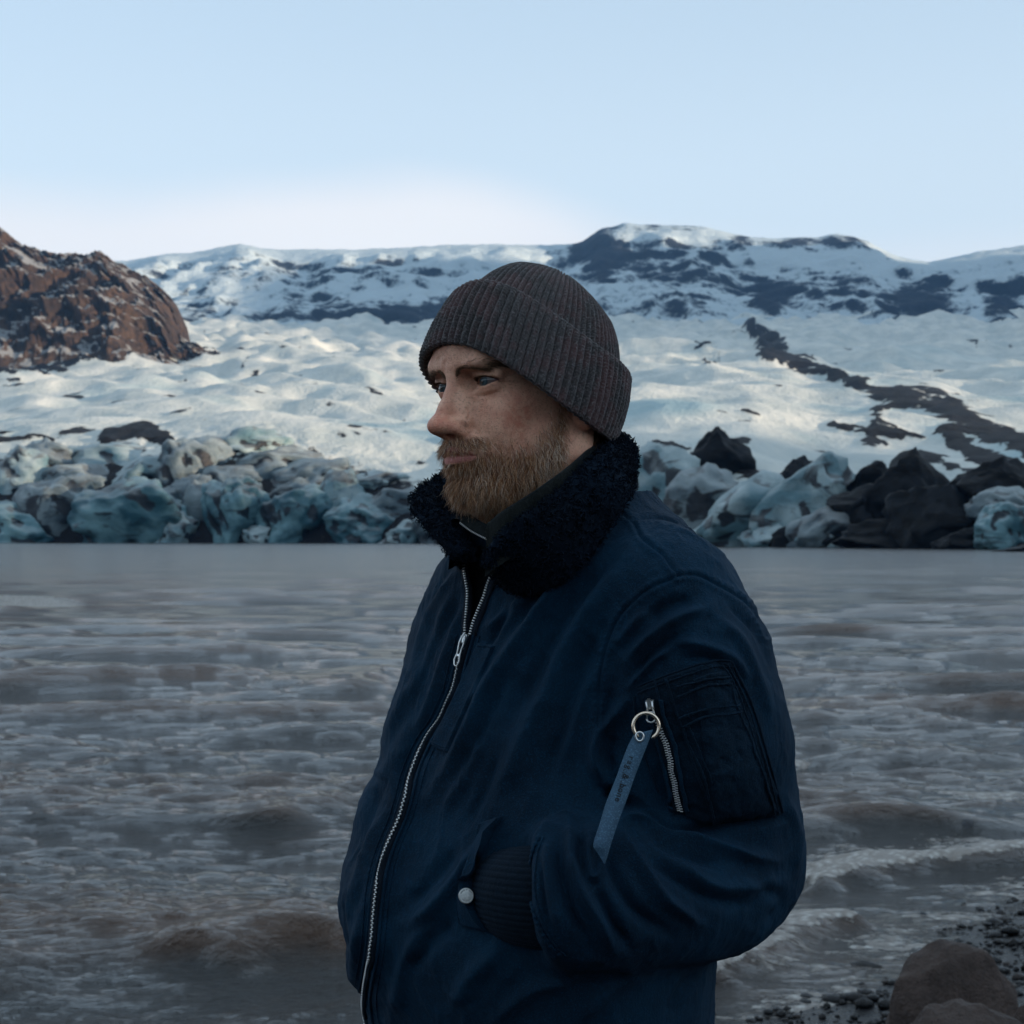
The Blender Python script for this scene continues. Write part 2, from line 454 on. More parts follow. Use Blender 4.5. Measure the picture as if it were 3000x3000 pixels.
EYE = np.array([0.0327, -0.0130, 0.0]); EYE_R = 0.0122
def build_head():
    H = Field((-0.092, -0.205, -0.170), (0.092, 0.052, 0.14), 0.00140)
    def both(fn):
        for s in (1, -1): fn(s)
    # skull and face masses
    H.ell((0, -0.088, 0.040), (0.0750, 0.096, 0.078), 0.0)
    H.ell((0, -0.050, 0.030), (0.0600, 0.064, 0.060), 0.02)           # forehead
    H.ell((0, -0.056, -0.025), (0.0560, 0.056, 0.058), 0.02)          # mid face
    H.ell((0, -0.040, -0.064), (0.0400, 0.046, 0.042), 0.02)          # muzzle
    both(lambda s: H.cap((s*.052, -.078, -.072), (s*.014, -.014, -.098), .016, .014, .024))   # jaw line
    both(lambda s: H.cap((s*.056, -.084, -.020), (s*.053, -.080, -.072), .017, .015, .024))   # ramus
    H.ell((0, -0.007, -0.098), (0.020, 0.017, 0.014), 0.014)          # chin
    H.cap((0, -.040, -.088), (0, -.075, -.094), .026, .028, .03)
    both(lambda s: H.cap((s*.041, -.026, -.024), (s*.061, -.066, -.014), .013, .012, .016))   # cheek bone
    both(lambda s: H.ell((s*.031, -.022, -.044), (.018, .019, .024), .014))                  # cheek
    # neck
    H.cap((0, -.097, -.050), (0, -.110, -.240), .062, .064, .030)
    both(lambda s: H.cap((s*.060, -.105, -.045), (s*.030, -.066, -.220), .013, .013, .020))
    H.blur(9)
    # brow
    both(lambda s: H.cap((s*.009, .0025, .0140), (s*.034, -.0005, .0200), .0095, .0088, .010))
    both(lambda s: H.cap((s*.034, -.0005, .0200), (s*.051, -.018, .0175), .0088, .0065, .010))
    H.ell((0, .000, .020), (.014, .011, .013), .012)
    # eye sockets
    both(lambda s: H.ell((s*.030, .008, -.002), (.0190, .0180, .0130), .008, 's'))
    both(lambda s: H.ell((s*.0155, .008, .002), (.0070, .0120, .0110), .008, 's'))
    H.blur(2)
    # lids: flesh round the eyeball, then a slit
    both(lambda s: H.ell((s*EYE[0], EYE[1] - .0004, EYE[2] - .0005), (.0150, .0137, .0132), .004))
    both(lambda s: H.cap((s*.020, -.0032, .0078), (s*.047, -.0115, .0068), .0034, .0052, .005))     # hooded upper lid
    both(lambda s: H.cap((s*.021, -.0050, -.0092), (s*.042, -.0115, -.0082), .0026, .0026, .006))   # lower lid roll
    # nose
    H.cap((0, .0045, .0100), (0, .0215, -.0240), .0062, .0070, .008)
    H.cap((0, .0215, -.0240), (0, .0315, -.0400), .0072, .0088, .005)
    H.ell((0, .0340, -.0415), (.0104, .0098, .0086), .005)
    both(lambda s: H.ell((s*.0132, .0165, -.0450), (.0062, .0105, .0070), .005))
    both(lambda s: H.cap((s*.009, .004, -.016), (s*.013, .010, -.038), .0075, .0075, .012))
    both(lambda s: H.ell((s*.0080, .0240, -.0425), (.0085, .0120, .0078), .006))
    H.cap((0, .0290, -.0490), (0, .0120, -.0545), .0035, .0060, .005)          # columella
    both(lambda s: H.ell((s*.0072, .0215, -.0535), (.0046, .0090, .0048), .002, 's'))
    both(lambda s: H.cap((s*.0195, .0230, -.0370), (s*.0225, .0080, -.0510), .0018, .0018, .004, 's'))   # wing crease
    # mouth
    H.ell((0, .0000, -.0690), (.0290, .0180, .0180), .014)
    both(lambda s: H.cap((s*.003, .0175, -.0670), (s*.0240, .0030, -.0728), .0044, .0020, .004))
    both(lambda s: H.cap((s*.000, .0172, -.0778), (s*.0200, .0040, -.0756), .0066, .0024, .004))
    def lipslit(X, Y, Z):
        hh = 0.0015 * (1 - (X / .0275) ** 2); zm = -.0712 - 0.0028 * (X / .0275) ** 2
        return np.maximum(np.abs(Z - zm) - hh, -(Y - (0.0145 - 17 * X ** 2)))
    H.comb((-.026, .000, -.076), (.026, .028, -.068), lipslit, .0012, 's')
    H.ell((0, .0150, -.0880), (.016, .0045, .0045), .007, 's')
    # ears
    for s in (1, -1):
        pts = [(.068, -.076, .000), (.074, -.080, .019), (.081, -.094, .026), (.084, -.107, .014), (.081, -.106, -.008), (.074, -.093, -.025), (.068, -.084, -.035), (.066, -.079, -.030)]
        pts = [(s * (a + .013), b - .010, c - .010) for a, b, c in pts]
        H.chain(pts, [.0040, .0038, .0038, .0038, .0040, .0046, .0078, .0066], .004)
        H.ell((s*.082, -.102, -.015), (.0080, .0180, .0250), .006)
        H.ell((s*.0945, -.101, -.008), (.0060, .0085, .0125), .003, 's')
    # folds: frown lines, nasolabial
    both(lambda s: H.cap((s*.0050, .0125, .022), (s*.0065, .0085, .036), .0006, .0004, .004, 's'))
    both(lambda s: H.cap((s*.0235, .0160, -.0470), (s*.0360, .0020, -.0660), .0016, .0010, .008, 's'))
    # eye slits: lens between two planes following the eyeball
    for s in (1, -1):
        def slit(X, Y, Z, s=s):
            x = (X * s - 0.0334) / 0.0148
            up = 0.0030 * (1 - x ** 2) + 0.0004 + 0.0010 * x
            dn = -0.0042 * (1 - x ** 2) * (1 + 0.12 * x) + 0.0004 + 0.0010 * x
            mid = (up + dn) / 2; hh = (up - dn) / 2
            return np.maximum(np.abs(Z - mid) - hh, -Y - 0.016) + 0 * X
        H.comb((min(s*.018, s*.049), -.014, -.006), (max(s*.018, s*.049), .008, .006), slit, .0012, 's')
    V, F = H.nets()
    V = smooth_mesh(V, F, 2, 0.35)
    return V, F
HV, HFc = build_head()
# hair pressed flat under the hat: the skull stays inside it
_q = HV - np.array([0, -.081, -.009]); _zb = _q[:, 1] * -math.sin(rad(29.5)) + _q[:, 2] * math.cos(rad(29.5))
HV[:, 0] = np.where(_zb > -.028, np.clip(HV[:, 0], -.0815, .0815), HV[:, 0])
HV = HV - _q * (.075 * sstep(.022, .050, _zb))[:, None]
# ------------------------------------------------------------------ skin, eyes, hair, beanie
rng = np.random.default_rng(7)
def gauss(d2, r): return np.exp(-d2 / (r * r))
def face_masks(V):
    a = np.abs(V[:, 0]); f = V[:, 1]; u = V[:, 2]
    lip = sstep(1.15, 0.80, (a / .0262) ** 2 + ((u + .0716 + .0026 * (a / .0262) ** 2) / .0084) ** 2) * (f > -.002)
    ub = np.interp(f, [-.11, -.080, -.070, -.058, -.044, -.026, -.005, .03], [.03, .012, -.020, -.044, -.060, -.068, -.066, -.060])
    fb = np.interp(u, [-.14, -.105, -.080, -.045, -.02, .03], [-.046, -.060, -.070, -.073, -.072, -.076])
    beard = sstep(.016, -.028, u - ub) ** 1.5 * sstep(-.006, .006, f - fb) * (u > -.145)
    must = sstep(.007, .000, np.abs(u + .0620) - .0045 + .12 * np.maximum(a - .012, 0)) * sstep(.050, .026, a) * sstep(-.012, .004, f)
    beard = np.maximum(beard, must) * (1 - sstep(.2, .6, lip) * sstep(-.0680, -.0705, u)) * (1 - gauss((a - .0) ** 2 + (f - .024) ** 2 + (u + .047) ** 2, .011))
    red = np.clip(1.1 * gauss(a ** 2 + (f - .032) ** 2 + (u + .044) ** 2, .019) + .95 * gauss((a - .050) ** 2 + (f + .030) ** 2 + (u + .036) ** 2, .022)
                  + 1.0 * gauss((a - .090) ** 2 + (f + .102) ** 2 + (u + .022) ** 2, .030) + .35 * gauss((a - .03) ** 2 + (f) ** 2 + (u + .012) ** 2, .012)
                  + .25 * gauss(a ** 2 + (f - .01) ** 2 + (u - .04) ** 2, .03), 0, 1)
    dark = np.clip(.9 * gauss((a - .019) ** 2 * 1.2 + (f + .002) ** 2 + (u - .004) ** 2, .0085) + .7 * gauss((a - .0072) ** 2 + (f - .022) ** 2 + (u + .0525) ** 2, .0045), 0, 1)  # inner socket and nostril shade, with some skin pigment, put into the colour
    bl = np.interp(a, [.009, .020, .034, .0480, .056], [.0085, .0110, .0150, .0165, .0150]); bw = sstep(.0052, .0010, np.abs(u - bl)) * sstep(.008, .012, a) * sstep(.054, .044, a) * (f > -.03)
    beard = np.maximum(beard, .60 * bw)
    x = (a - .0334) / .0148; inn = sstep(1.15, .95, np.abs(x)) * (f > -.016)
    eu = .0030 * (1 - x ** 2) + .0004 + .0010 * x; ed = -.0042 * (1 - x ** 2) + .0004 + .0010 * x
    dark = np.maximum(dark, inn * (.95 * np.exp(-((u - eu - .0006) / .0010) ** 2) + .55 * np.exp(-((u - ed + .0004) / .0010) ** 2)))
    return lip, beard, red, dark
def scatter(V, F, dens, n, rng):
    """n random surface points weighted by area x dens; returns points, normals"""
    T = np.concatenate([F[:, [0, 1, 2]], F[:, [0, 2, 3]]])
    c = np.cross(V[T[:, 1]] - V[T[:, 0]], V[T[:, 2]] - V[T[:, 0]]); ar = np.linalg.norm(c, axis=1)
    p = ar * dens[T].mean(1); p /= p.sum()
    t = rng.choice(len(T), n, p=p); r1, r2 = rng.random(n), rng.random(n); q = np.sqrt(r1)
    b = np.stack([1 - q, q * (1 - r2), q * r2], 1)
    return (V[T[t]] * b[:, :, None]).sum(1), c[t] / (ar[t][:, None] + 1e-15)

def skin_mat():
    m = Mat('skin'); co = m.coord()
    n1 = m.noise(co, 55, 4, .6); n2 = m.noise(co, 420, 3, .6)
    base = m.mix(m.rng(n1, .35, .68), (.88, .50, .335), (.70, .34, .225))
    base = m.mix(m.math('MULTIPLY', m.rng(n2, .50, .68), .42), base, (.30, .13, .085))
    mot = m.rng(m.noise(co, 130, 4, .65), .30, .70, .25, 1.0)
    base = m.mix(m.math('MULTIPLY', m.math('MULTIPLY', m.attr('red'), mot), .95), base, (.56, .13, .075))
    base = m.mix(m.math('MULTIPLY', m.attr('beard'), .72), base, (.13, .065, .035))
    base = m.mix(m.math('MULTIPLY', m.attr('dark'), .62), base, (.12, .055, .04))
    base = m.mix(m.math('MULTIPLY', m.attr('lip'), .9), base, (.50, .17, .155))
    m.col(base); m.set(Roughness=.47)
    m.b.inputs['Subsurface Weight'].default_value = .10
    m.b.inputs['Subsurface Radius'].default_value = (.010, .004, .002); m.b.inputs['Subsurface Scale'].default_value = .6
    h = m.math('ADD', m.noise(co, 700, 3, .6), m.math('MULTIPLY', m.vor(co, 900), .5))
    m.bump(h, .0011, .7)
    return m.m
M_SKIN = skin_mat()
def hair_mat(name, stops, rough=.55):
    m = Mat(name); m.col(m.ramp(m.attr('shade'), stops)); m.set(Roughness=rough)
    m.b.inputs['Specular IOR Level'].default_value = .25
    return m.m
M_BEARD = hair_mat('beard hair', [(0, (.055, .026, .014)), (.34, (.27, .108, .046)), (.66, (.66, .37, .19)), (1, (.92, .76, .62))])
M_BROW = hair_mat('brow hair', [(0, (.08, .042, .022)), (1, (.24, .14, .08))])

# fine creases of the near side of the face, pressed into a denser skin
def crease_face():
    global HV, HFc
    from_px = None
    c = HV[HFc].mean(1); sel = (c[:, 1] > -.060) & (c[:, 0] > -.028) & (c[:, 2] > -.060) & (c[:, 2] < .055)
    # define subdivision here: split each quad in four
    Q = HFc[sel]; rest = HFc[~sel]; V = HV
    e = np.concatenate([Q[:, [i, (i + 1) % 4]] for i in range(4)]); es = np.sort(e, 1); key = es[:, 0].astype(np.int64) * (len(V) + 1) + es[:, 1]
    u, first, inv = np.unique(key, return_index=True, return_inverse=True); n = len(Q)
    em = len(V) + inv.reshape(4, n).T; cen = len(V) + len(u) + np.arange(n)
    V2 = np.concatenate([V, (V[es[first, 0]] + V[es[first, 1]]) / 2, V[Q].mean(1)])
    HFc = np.concatenate([np.concatenate([np.stack([Q[:, i], em[:, i], cen, em[:, (i + 3) % 4]], 1) for i in range(4)]), rest])
    V2 = smooth_mesh(V2, HFc, 1, .4); N = vnormals(V2, HFc)
    if N[V2[:, 2].argmax()][2] < 0: N = -N
    W = HW(V2); px = proj(W); vw = W - np.array([0, 0, CAMZ]); vis = ((N @ np.stack([HL, HF, HU])) * vw).sum(1) < .02
    for pts, wd, h in [([(1289, 1040), (1284, 1070), (1291, 1103)], 5, -.0008), ([(1308, 1050), (1301, 1075), (1304, 1095)], 4.5, -.0007), ([(1296, 1045), (1293, 1075), (1298, 1100)], 5, .0003),
                       ([(1325, 1030), (1370, 1022), (1430, 1030)], 6, -.0004), ([(1310, 1012), (1360, 1004), (1410, 1010)], 6, -.0004),
                       ([(1380, 1113), (1402, 1105), (1439, 1110), (1470, 1120), (1492, 1132)], 3.5, -.0012), ([(1474, 1118), (1500, 1124), (1524, 1126)], 3, -.0008), ([(1480, 1132), (1500, 1140), (1512, 1148)], 3, -.0006),
                       ([(1372, 1155), (1409, 1161), (1450, 1150), (1478, 1132)], 5, -.0006), ([(1378, 1144), (1410, 1149), (1446, 1140)], 5, .0002), ([(1366, 1165), (1400, 1178), (1450, 1168)], 7, -.0005),
                       ([(1366, 1225), (1394, 1259), (1414, 1292)], 7, -.0008), ([(1350, 1060), (1385, 1068), (1430, 1062)], 10, .0005), ([(1365, 1190), (1376, 1212), (1368, 1236)], 4, -.0012)]:
        cv = catmull(np.array(pts, float), 24); lo, hi = cv.min(0) - 4 * wd, cv.max(0) + 4 * wd
        k = np.where(((px > lo) & (px < hi)).all(1) & vis)[0]; d, t = polydist(px[k], cv)
        V2[k] += N[k] * (h * np.exp(-(d / wd) ** 2) * sstep(0, .2, t) * sstep(1, .8, t))[:, None]
    V2 = V2 + N * (.00022 * fbm(V2 * 240, 2, 77) * (V2[:, 1] > -.07))[:, None]
    HV = V2
crease_face()
HW_V = HW(HV); HN = vnormals(HV, HFc)
if (HN[HV[:, 2].argmax()][2] < 0): HFc = HFc[:, ::-1]; HN = -HN
lipm, beardm, redm, darkm = face_masks(HV)
person = None      # made in the body section
def finish_head_parts(parent):
    # eyes
    for s in (1, -1):
        th = np.linspace(0, math.pi, 25); V, F = [], []
        seg = 40
        for t in th:
            r = math.sin(t) * EYE_R; y = math.cos(t) * EYE_R
            if y > EYE_R * .90: y += .0006 * (1 - (r / (EYE_R * .436)) ** 2)   # cornea
            for k in range(seg):
                V.append((r * math.cos(k / seg * 6.28318), y, r * math.sin(k / seg * 6.28318)))
        V = np.array(V)
        for i in range(24):
            for k in range(seg): F.append((i * seg + k, i * seg + (k + 1) % seg, (i + 1) * seg + (k + 1) % seg, (i + 1) * seg + k))
        # gaze turned a little to his right (the left of the picture)
        ga, gb = rad(1), rad(-1)
        cy, sy = math.cos(ga), math.sin(ga)
        R1 = np.array([[cy, sy, 0], [-sy, cy, 0], [0, 0, 1]]); cp, sp = math.cos(gb), math.sin(gb)
        R2 = np.array([[1, 0, 0], [0, cp, -sp], [0, sp, cp]])
        rr = np.hypot(V[:, 0], V[:, 2]) * np.where(V[:, 1] > 0, 1, 9)
        G = V @ R2.T @ R1.T
        W = HW(G + np.array([s * EYE[0], EYE[1], EYE[2]]))
        mesh_obj('eye', W, F, M_EYE, parent, attrs={'rr': rr, 'ang': np.arctan2(V[:, 2], V[:, 0])})
    # beard
    n = 13500
    dens = beardm * (HV[:, 2] < -.002 + .03 * (HV[:, 1] < -.05)) * (1 + .6 * (HV[:, 2] < -.07)) * (HV[:, 0] > -.06)
    p, nn = scatter(HV, HFc, dens, n, rng)
    a, f, u = np.abs(p[:, 0]), p[:, 1], p[:, 2]; sg = np.sign(p[:, 0])
    must = (u > -.0685) & (f > -.01)
    L = np.interp(u, [-.13, -.10, -.085, -.06, -.03, .02], [.0090, .0100, .0090, .0068, .0060, .0045]) * rng.uniform(.55, 1.25, n)
    L = np.where(must, rng.uniform(.0065, .0115, n), L)
    L = np.where((u < -.092) & (f > -.03), L * 1.35, L)
    L *= np.where((f > -.03) & (u < -.083) & (u > -.092), .75, 1)
    d = nn * .50 + np.array([0, .05, -1.0]) + rng.normal(0, .15, (n, 3))
    d[:, 0] += np.where(must, sg * np.clip(a / .02, .2, 1.2) * 1.0, sg * .05)
    d -= nn * np.where((u < -.080) & (f > -.04), .22, 0)[:, None]
    d[:, 1] += np.where((u < -.085) & (f > -.04), .03, 0) - np.where(f < -.045, .25, 0)
    cl = fbm(p * 230, 2, 5)[:, None] * np.array([[1.5, .8, .1]]) + fbm(p * 150, 2, 9)[:, None] * np.array([[.3, -1.1, .4]])
    d += cl
    d /= np.linalg.norm(d, axis=1, keepdims=True)
    dn = (d * nn).sum(1, keepdims=True); d = d + nn * np.maximum(.24 - dn, 0)
    V, F, sid, tt = hairs(p, d, L, rng.uniform(.00026, .00050, n), 3, bend=np.array([0, .02, -.25]) + rng.normal(0, .12, (n, 3)), curl=.24, rng=rng)
    white = sstep(-.035, -.060, f) * sstep(-.045, -.075, u)
    sh = np.clip(rng.normal(.46, .30, n) + white * rng.choice([0, .55], n, p=[.62, .38]), 0, 1)
    mesh_obj('beard', HW(V), F, M_BEARD, parent, attrs={'shade': np.clip(sh[sid] + .20 * (tt - .35), 0, 1)})
    # eyebrows
    for s in (1, -1):
        line = catmull([(s * .0110, .015, .0085), (s * .020, .013, .0110), (s * .034, .006, .0150), (s * .0480, -.008, .0165), (s * .056, -.020, .0150)], 60)
        n = 1300; k = (rng.random(n) ** 1.3 * 58).astype(int); base = line[k] + rng.normal(0, .3, (n, 1)) * (line[k + 1] - line[k])
        wdt = np.interp(k / 59, [0, .15, .5, 1], [.0026, .0048, .0038, .0014])
        base = base + np.stack([np.zeros(n), np.zeros(n), rng.normal(0, .55, n) * wdt], 1)
        # snap on to the skin: nearest head vertex normal
        loc, no = snap(base)
        d = (line[k + 1] - line[k]); d /= np.linalg.norm(d, axis=1, keepdims=True)
        d = d + no * .35 + np.array([0, 0, .45]) * np.interp(k / 59, [0, .4, 1], [.55, .1, -.5])[:, None] + rng.normal(0, .16, (n, 3))
        V, F, sid, tt = hairs(loc, d, rng.uniform(.004, .0085, n), .00030, 3, rng=rng)
        mesh_obj('eyebrow', HW(V), F, M_BROW, parent, attrs={'shade': rng.random(n)[sid]})
        # lashes
        n = 200; x = rng.uniform(-.95, .95, n); X = .0334 + x * .0148
        up = .0030 * (1 - x ** 2) + .0004 + .0010 * x + .0005
        yy = EYE[1] + np.sqrt(np.maximum(.0136 ** 2 - (X - EYE[0]) ** 2 - up ** 2, 0))
        r_ = np.stack([s * X, yy, up], 1); d = np.stack([s * (X - .030) * 25, np.full(n, 1.0), np.full(n, .35)], 1) + rng.normal(0, .12, (n, 3))
        V, F, sid, tt = hairs(r_, d, rng.uniform(.004, .0065, n), .0003, 3, rng=rng)
        mesh_obj('eyelashes', HW(V), F, M_BROW, parent, attrs={'shade': 0.0 * sid})
    # short hair at the nape and behind the ears
    dn = sstep(-.100, -.112, HV[:, 1]) * sstep(.01, -.01, HV[:, 2]) * sstep(-.090, -.070, HV[:, 2]) * (np.abs(HV[:, 0]) < .071)
    p, nn = scatter(HV, HFc, dn, 3500, rng)
    V, F, sid, tt = hairs(p, nn * .3 + np.array([0, -.25, -1]) + rng.normal(0, .15, (3500, 3)), rng.uniform(.006, .012, 3500), .0004, 3, rng=rng)
    mesh_obj('nape_hair', HW(V), F, M_BROW, parent, attrs={'shade': (rng.random(3500) * .4)[sid]})
_bvh_head = BVHTree.FromPolygons([tuple(v) for v in HV], [tuple(map(int, f)) for f in HFc])
def snap(pts):
    lo, no = [], []
    for q in pts:
        l, n_, i, d = _bvh_head.find_nearest(Vector(q)); lo.append(l); no.append(n_)
    return np.array(lo), np.array(no)
def eye_mat():
    m = Mat('eye'); r = m.attr('rr'); a = m.attr('ang')
    c = m.ramp(m.math('DIVIDE', r, .0122), [(0, (.004, .004, .004)), (.165, (.004, .004, .004)), (.18, (.028, .046, .054)), (.34, (.060, .088, .098)), (.44, (.035, .055, .065)), (.475, (.012, .018, .022)), (.52, (.12, .10, .098)), (.85, (.12, .075, .070)), (1, (.2, .1, .1))])
    m.col(c); m.set(Roughness=.08); return m.m
M_EYE = eye_mat()

# beanie
def knit_mat(name, base, fleck1, fleck2):
    m = Mat(name); uv = m.attr('kn', 'Vector'); co = m.coord()
    n1 = m.noise(uv, 1.0, 3, .6); n2 = m.noise(co, 420, 3, .75); n3 = m.noise(co, 30, 3, .6)
    c = m.mix(m.rng(n3, .42, .60), base, fleck1)
    c = m.mix(m.math('MULTIPLY', m.rng(n2, .50, .66), .75), c, fleck2)
    c = m.mix(m.math('MULTIPLY', m.rng(n1, .55, .75), .5), c, fleck1)
    m.col(c); m.set(Roughness=.95); m.b.inputs['Sheen Weight'].default_value = .25; m.b.inputs['Sheen Roughness'].default_value = .6
    m.b.inputs['Specular IOR Level'].default_value = .15
    m.bump(m.math('ADD', n2, m.noise(co, 350, 4, .7)), .0016, .9)
    return m.m
M_KNIT = knit_mat('heather knit', (.024, .021, .022), (.060, .027, .028), (.150, .140, .145))
NRIB = 74
BT = rad(29.5)
BC = np.array([0, -.0810, -.0090])
E1 = np.array([0, math.cos(BT), math.sin(BT)]); E3 = np.array([0, -math.sin(BT), math.cos(BT)]); E2 = np.array([1.0, 0, 0])
BA, BB, BH = .1050, .0880, .1330
def beanie_surf(ang, ph, off):
    """ang round the head, ph 0 at the rim .. pi/2 at the crown"""
    ph = np.minimum(ph, 1.5707); rho = np.maximum(np.cos(ph), 0) ** .68; z = BH * np.sin(ph) ** 1.0
    egg = 1 + .03 * np.cos(ang)
    p = (BA * rho * np.cos(ang))[:, None] * E1 + (BB * rho * np.sin(ang) * egg)[:, None] * E2 + z[:, None] * E3
    nrm = (np.cos(ang) * rho / BA)[:, None] * E1 + (np.sin(ang) * rho / BB)[:, None] * E2 + (np.sin(ph) / BH)[:, None] * E3
    nrm /= np.linalg.norm(nrm, axis=1, keepdims=True)
    p = p - (np.where(np.sin(ang) > 0, .027, .003) * np.sin(ang) ** 2 * (1 - .35 * np.sin(ph)) )[:, None] * E3 * np.cos(ph)[:, None] ** .6
    return BC + p, nrm, rho
def rib(ang, n=NRIB): return np.abs(np.cos(ang * n / 2)) ** .62
def build_beanie(parent):
    root = None
    cols = NRIB * 9
    a = np.linspace(0, 2 * math.pi, cols, endpoint=False)
    def sheet(phs, offs, ribamp, name, par, cap=False, stitch=.0034):
        rows = len(phs); A = np.tile(a, rows); Ph = np.repeat(phs, cols); Of = np.repeat(offs, cols); Am = np.repeat(ribamp, cols)
        wob = .0022 * np.sin(A * 3 + 1) * np.sin(Ph * 3)
        A2 = A + .012 * fbm(np.stack([np.cos(A) * 2, np.sin(A) * 2, Ph * 4], 1), 2, 3)
        p, nr, rho = beanie_surf(A, Ph, 0)
        slant = A2 + .10 * (Ph - .3)
        r1 = rib(slant); r2 = rib(slant, NRIB // 2)
        fade = sstep(.14, .36, rho)
        R = (r1 * fade + r2 * (1 - fade) * .8)
        lump = fbm(np.concatenate([p * 60], 1), 3, 11)
        st = np.sin(Ph * BH / stitch * 6.28318 + 1.2 * np.cos(slant * NRIB)) * .00030
        d = Of + Am * (R - .5) + .0011 * lump + wob + st * r1
        V = p + nr * d[:, None]
        i = np.arange(rows - 1)[:, None] * cols; j = np.arange(cols)[None]; j2 = (j + 1) % cols
        F = np.stack([i + j, i + j2, i + cols + j2, i + cols + j], -1).reshape(-1, 4)
        kn = np.stack([np.cos(A) * 9, np.sin(A) * 9, Ph * 14], 1)
        return mesh_obj(name, HW(V), F, M_KNIT, par, attrs={'kn': kn}), V, F, nr
    t = np.linspace(0, 1, 96); ph = np.concatenate([np.linspace(.02, 1.50, 115), [1.53, 1.56]])
    crown, V1, F1, n1 = sheet(ph, np.interp(ph, [0, .40, .62, 1.0, 1.56], [.0035, .0010, -.0010, .0020, .0035]), np.interp(ph, [0, .5, 1.3, 1.56], [.003, .0056, .0042, .0010]), 'beanie', parent)
    # cuff: outer face from the rim up, rolled at both edges
    top = .515
    up = np.linspace(-.045, top, 78)
    phs = np.concatenate([[.02, -.02, -.045], up, [top + .012, top + .012, top - .01, top - .05]])
    of = np.concatenate([[.002, .0025, .0050], .0098 + .0012 * np.sin(np.linspace(0, 3.1, 78)) + .0012 * np.linspace(0, 1, 78) ** 3, [.0115, .0085, .0030, .0000]])
    am = np.concatenate([[.001, .001, .003], np.full(78, .0062), [.002, .001, .001, 0]])
    am[3:6] = .0042; am[-8:-4] = [.004, .0034, .0026, .0022]
    cuff, V2, F2, n2 = sheet(phs, of, am, 'cuff', crown)
    # stray wool fibres
    for V, F, o, n in ((V1, F1, crown, 4500), (V2, F2, cuff, 6500)):
        p, nn = scatter(V, F, np.ones(len(V)), n, rng)
        d = nn * .5 + rng.normal(0, .8, (n, 3)); d += nn * np.maximum(.15 - (d * nn).sum(1, keepdims=True), 0)
        Vh, Fh, sid, tt = hairs(p, d, rng.uniform(.0015, .0042, n), .00016, 3, curl=.5, rng=rng)
        mesh_obj('fuzz', HW(Vh), Fh, M_FUZZ, crown, attrs={'shade': rng.random(n)[sid]})['kind'] = 'stuff'
    return crown
M_FUZZ = hair_mat('wool fuzz', [(0, (.02, .017, .018)), (.6, (.07, .055, .055)), (1, (.20, .18, .18))], .9)
# ------------------------------------------------------------------ jacket: lofted torso and sleeves
TQ = rad(46)                                   # trunk turned like the head
TF = np.array([-math.sin(TQ), -math.cos(TQ), 0.0]); TL = np.array([math.cos(TQ), -math.sin(TQ), 0.0])
DT = 1.86                                      # depth of the trunk axis
# photo row: left outline px, half width along TL, half depth along TF
_rows = np.array([
    (1480, 1480, .075, .075), (1560, 1400, .105, .095), (1640, 1300, .150, .115), (1740, 1236, .185, .125), (1850, 1190, .200, .135), (1980, 1160, .205, .142),
    (2130, 1130, .208, .150), (2250, 1108, .210, .155), (2390, 1060, .214, .162), (2540, 1002, .218, .170), (2640, 985, .218, .172), (2700, 976, .218, .172),
    (2760, 988, .216, .168), (2850, 1012, .212, .160), (2930, 1040, .208, .152), (3000, 1062, .204, .148), (3130, 1100, .200, .145), (3260, 1120, .198, .144)], float)
_rz = np.array([P(r[1], r[0], DT)[2] for r in _rows])[::-1]
_cx = []
for r in _rows:
    e = math.sqrt((r[2] * TL[0]) ** 2 + (r[3] * TF[0]) ** 2)
    _cx.append(P(r[1], r[0], DT + .02)[0] + e * 1.05)
_cx = np.array(_cx)[::-1]; _ra = _rows[::-1, 2]; _rb = _rows[::-1, 3]
SHO = P(1925, 1745, 1.745); ELB = P(2170, 2560, 1.80); WRI = P(1600, 2640, 1.66); HND = P(1470, 2680, 1.77)
SHO2 = P(1440, 1830, 2.00); 
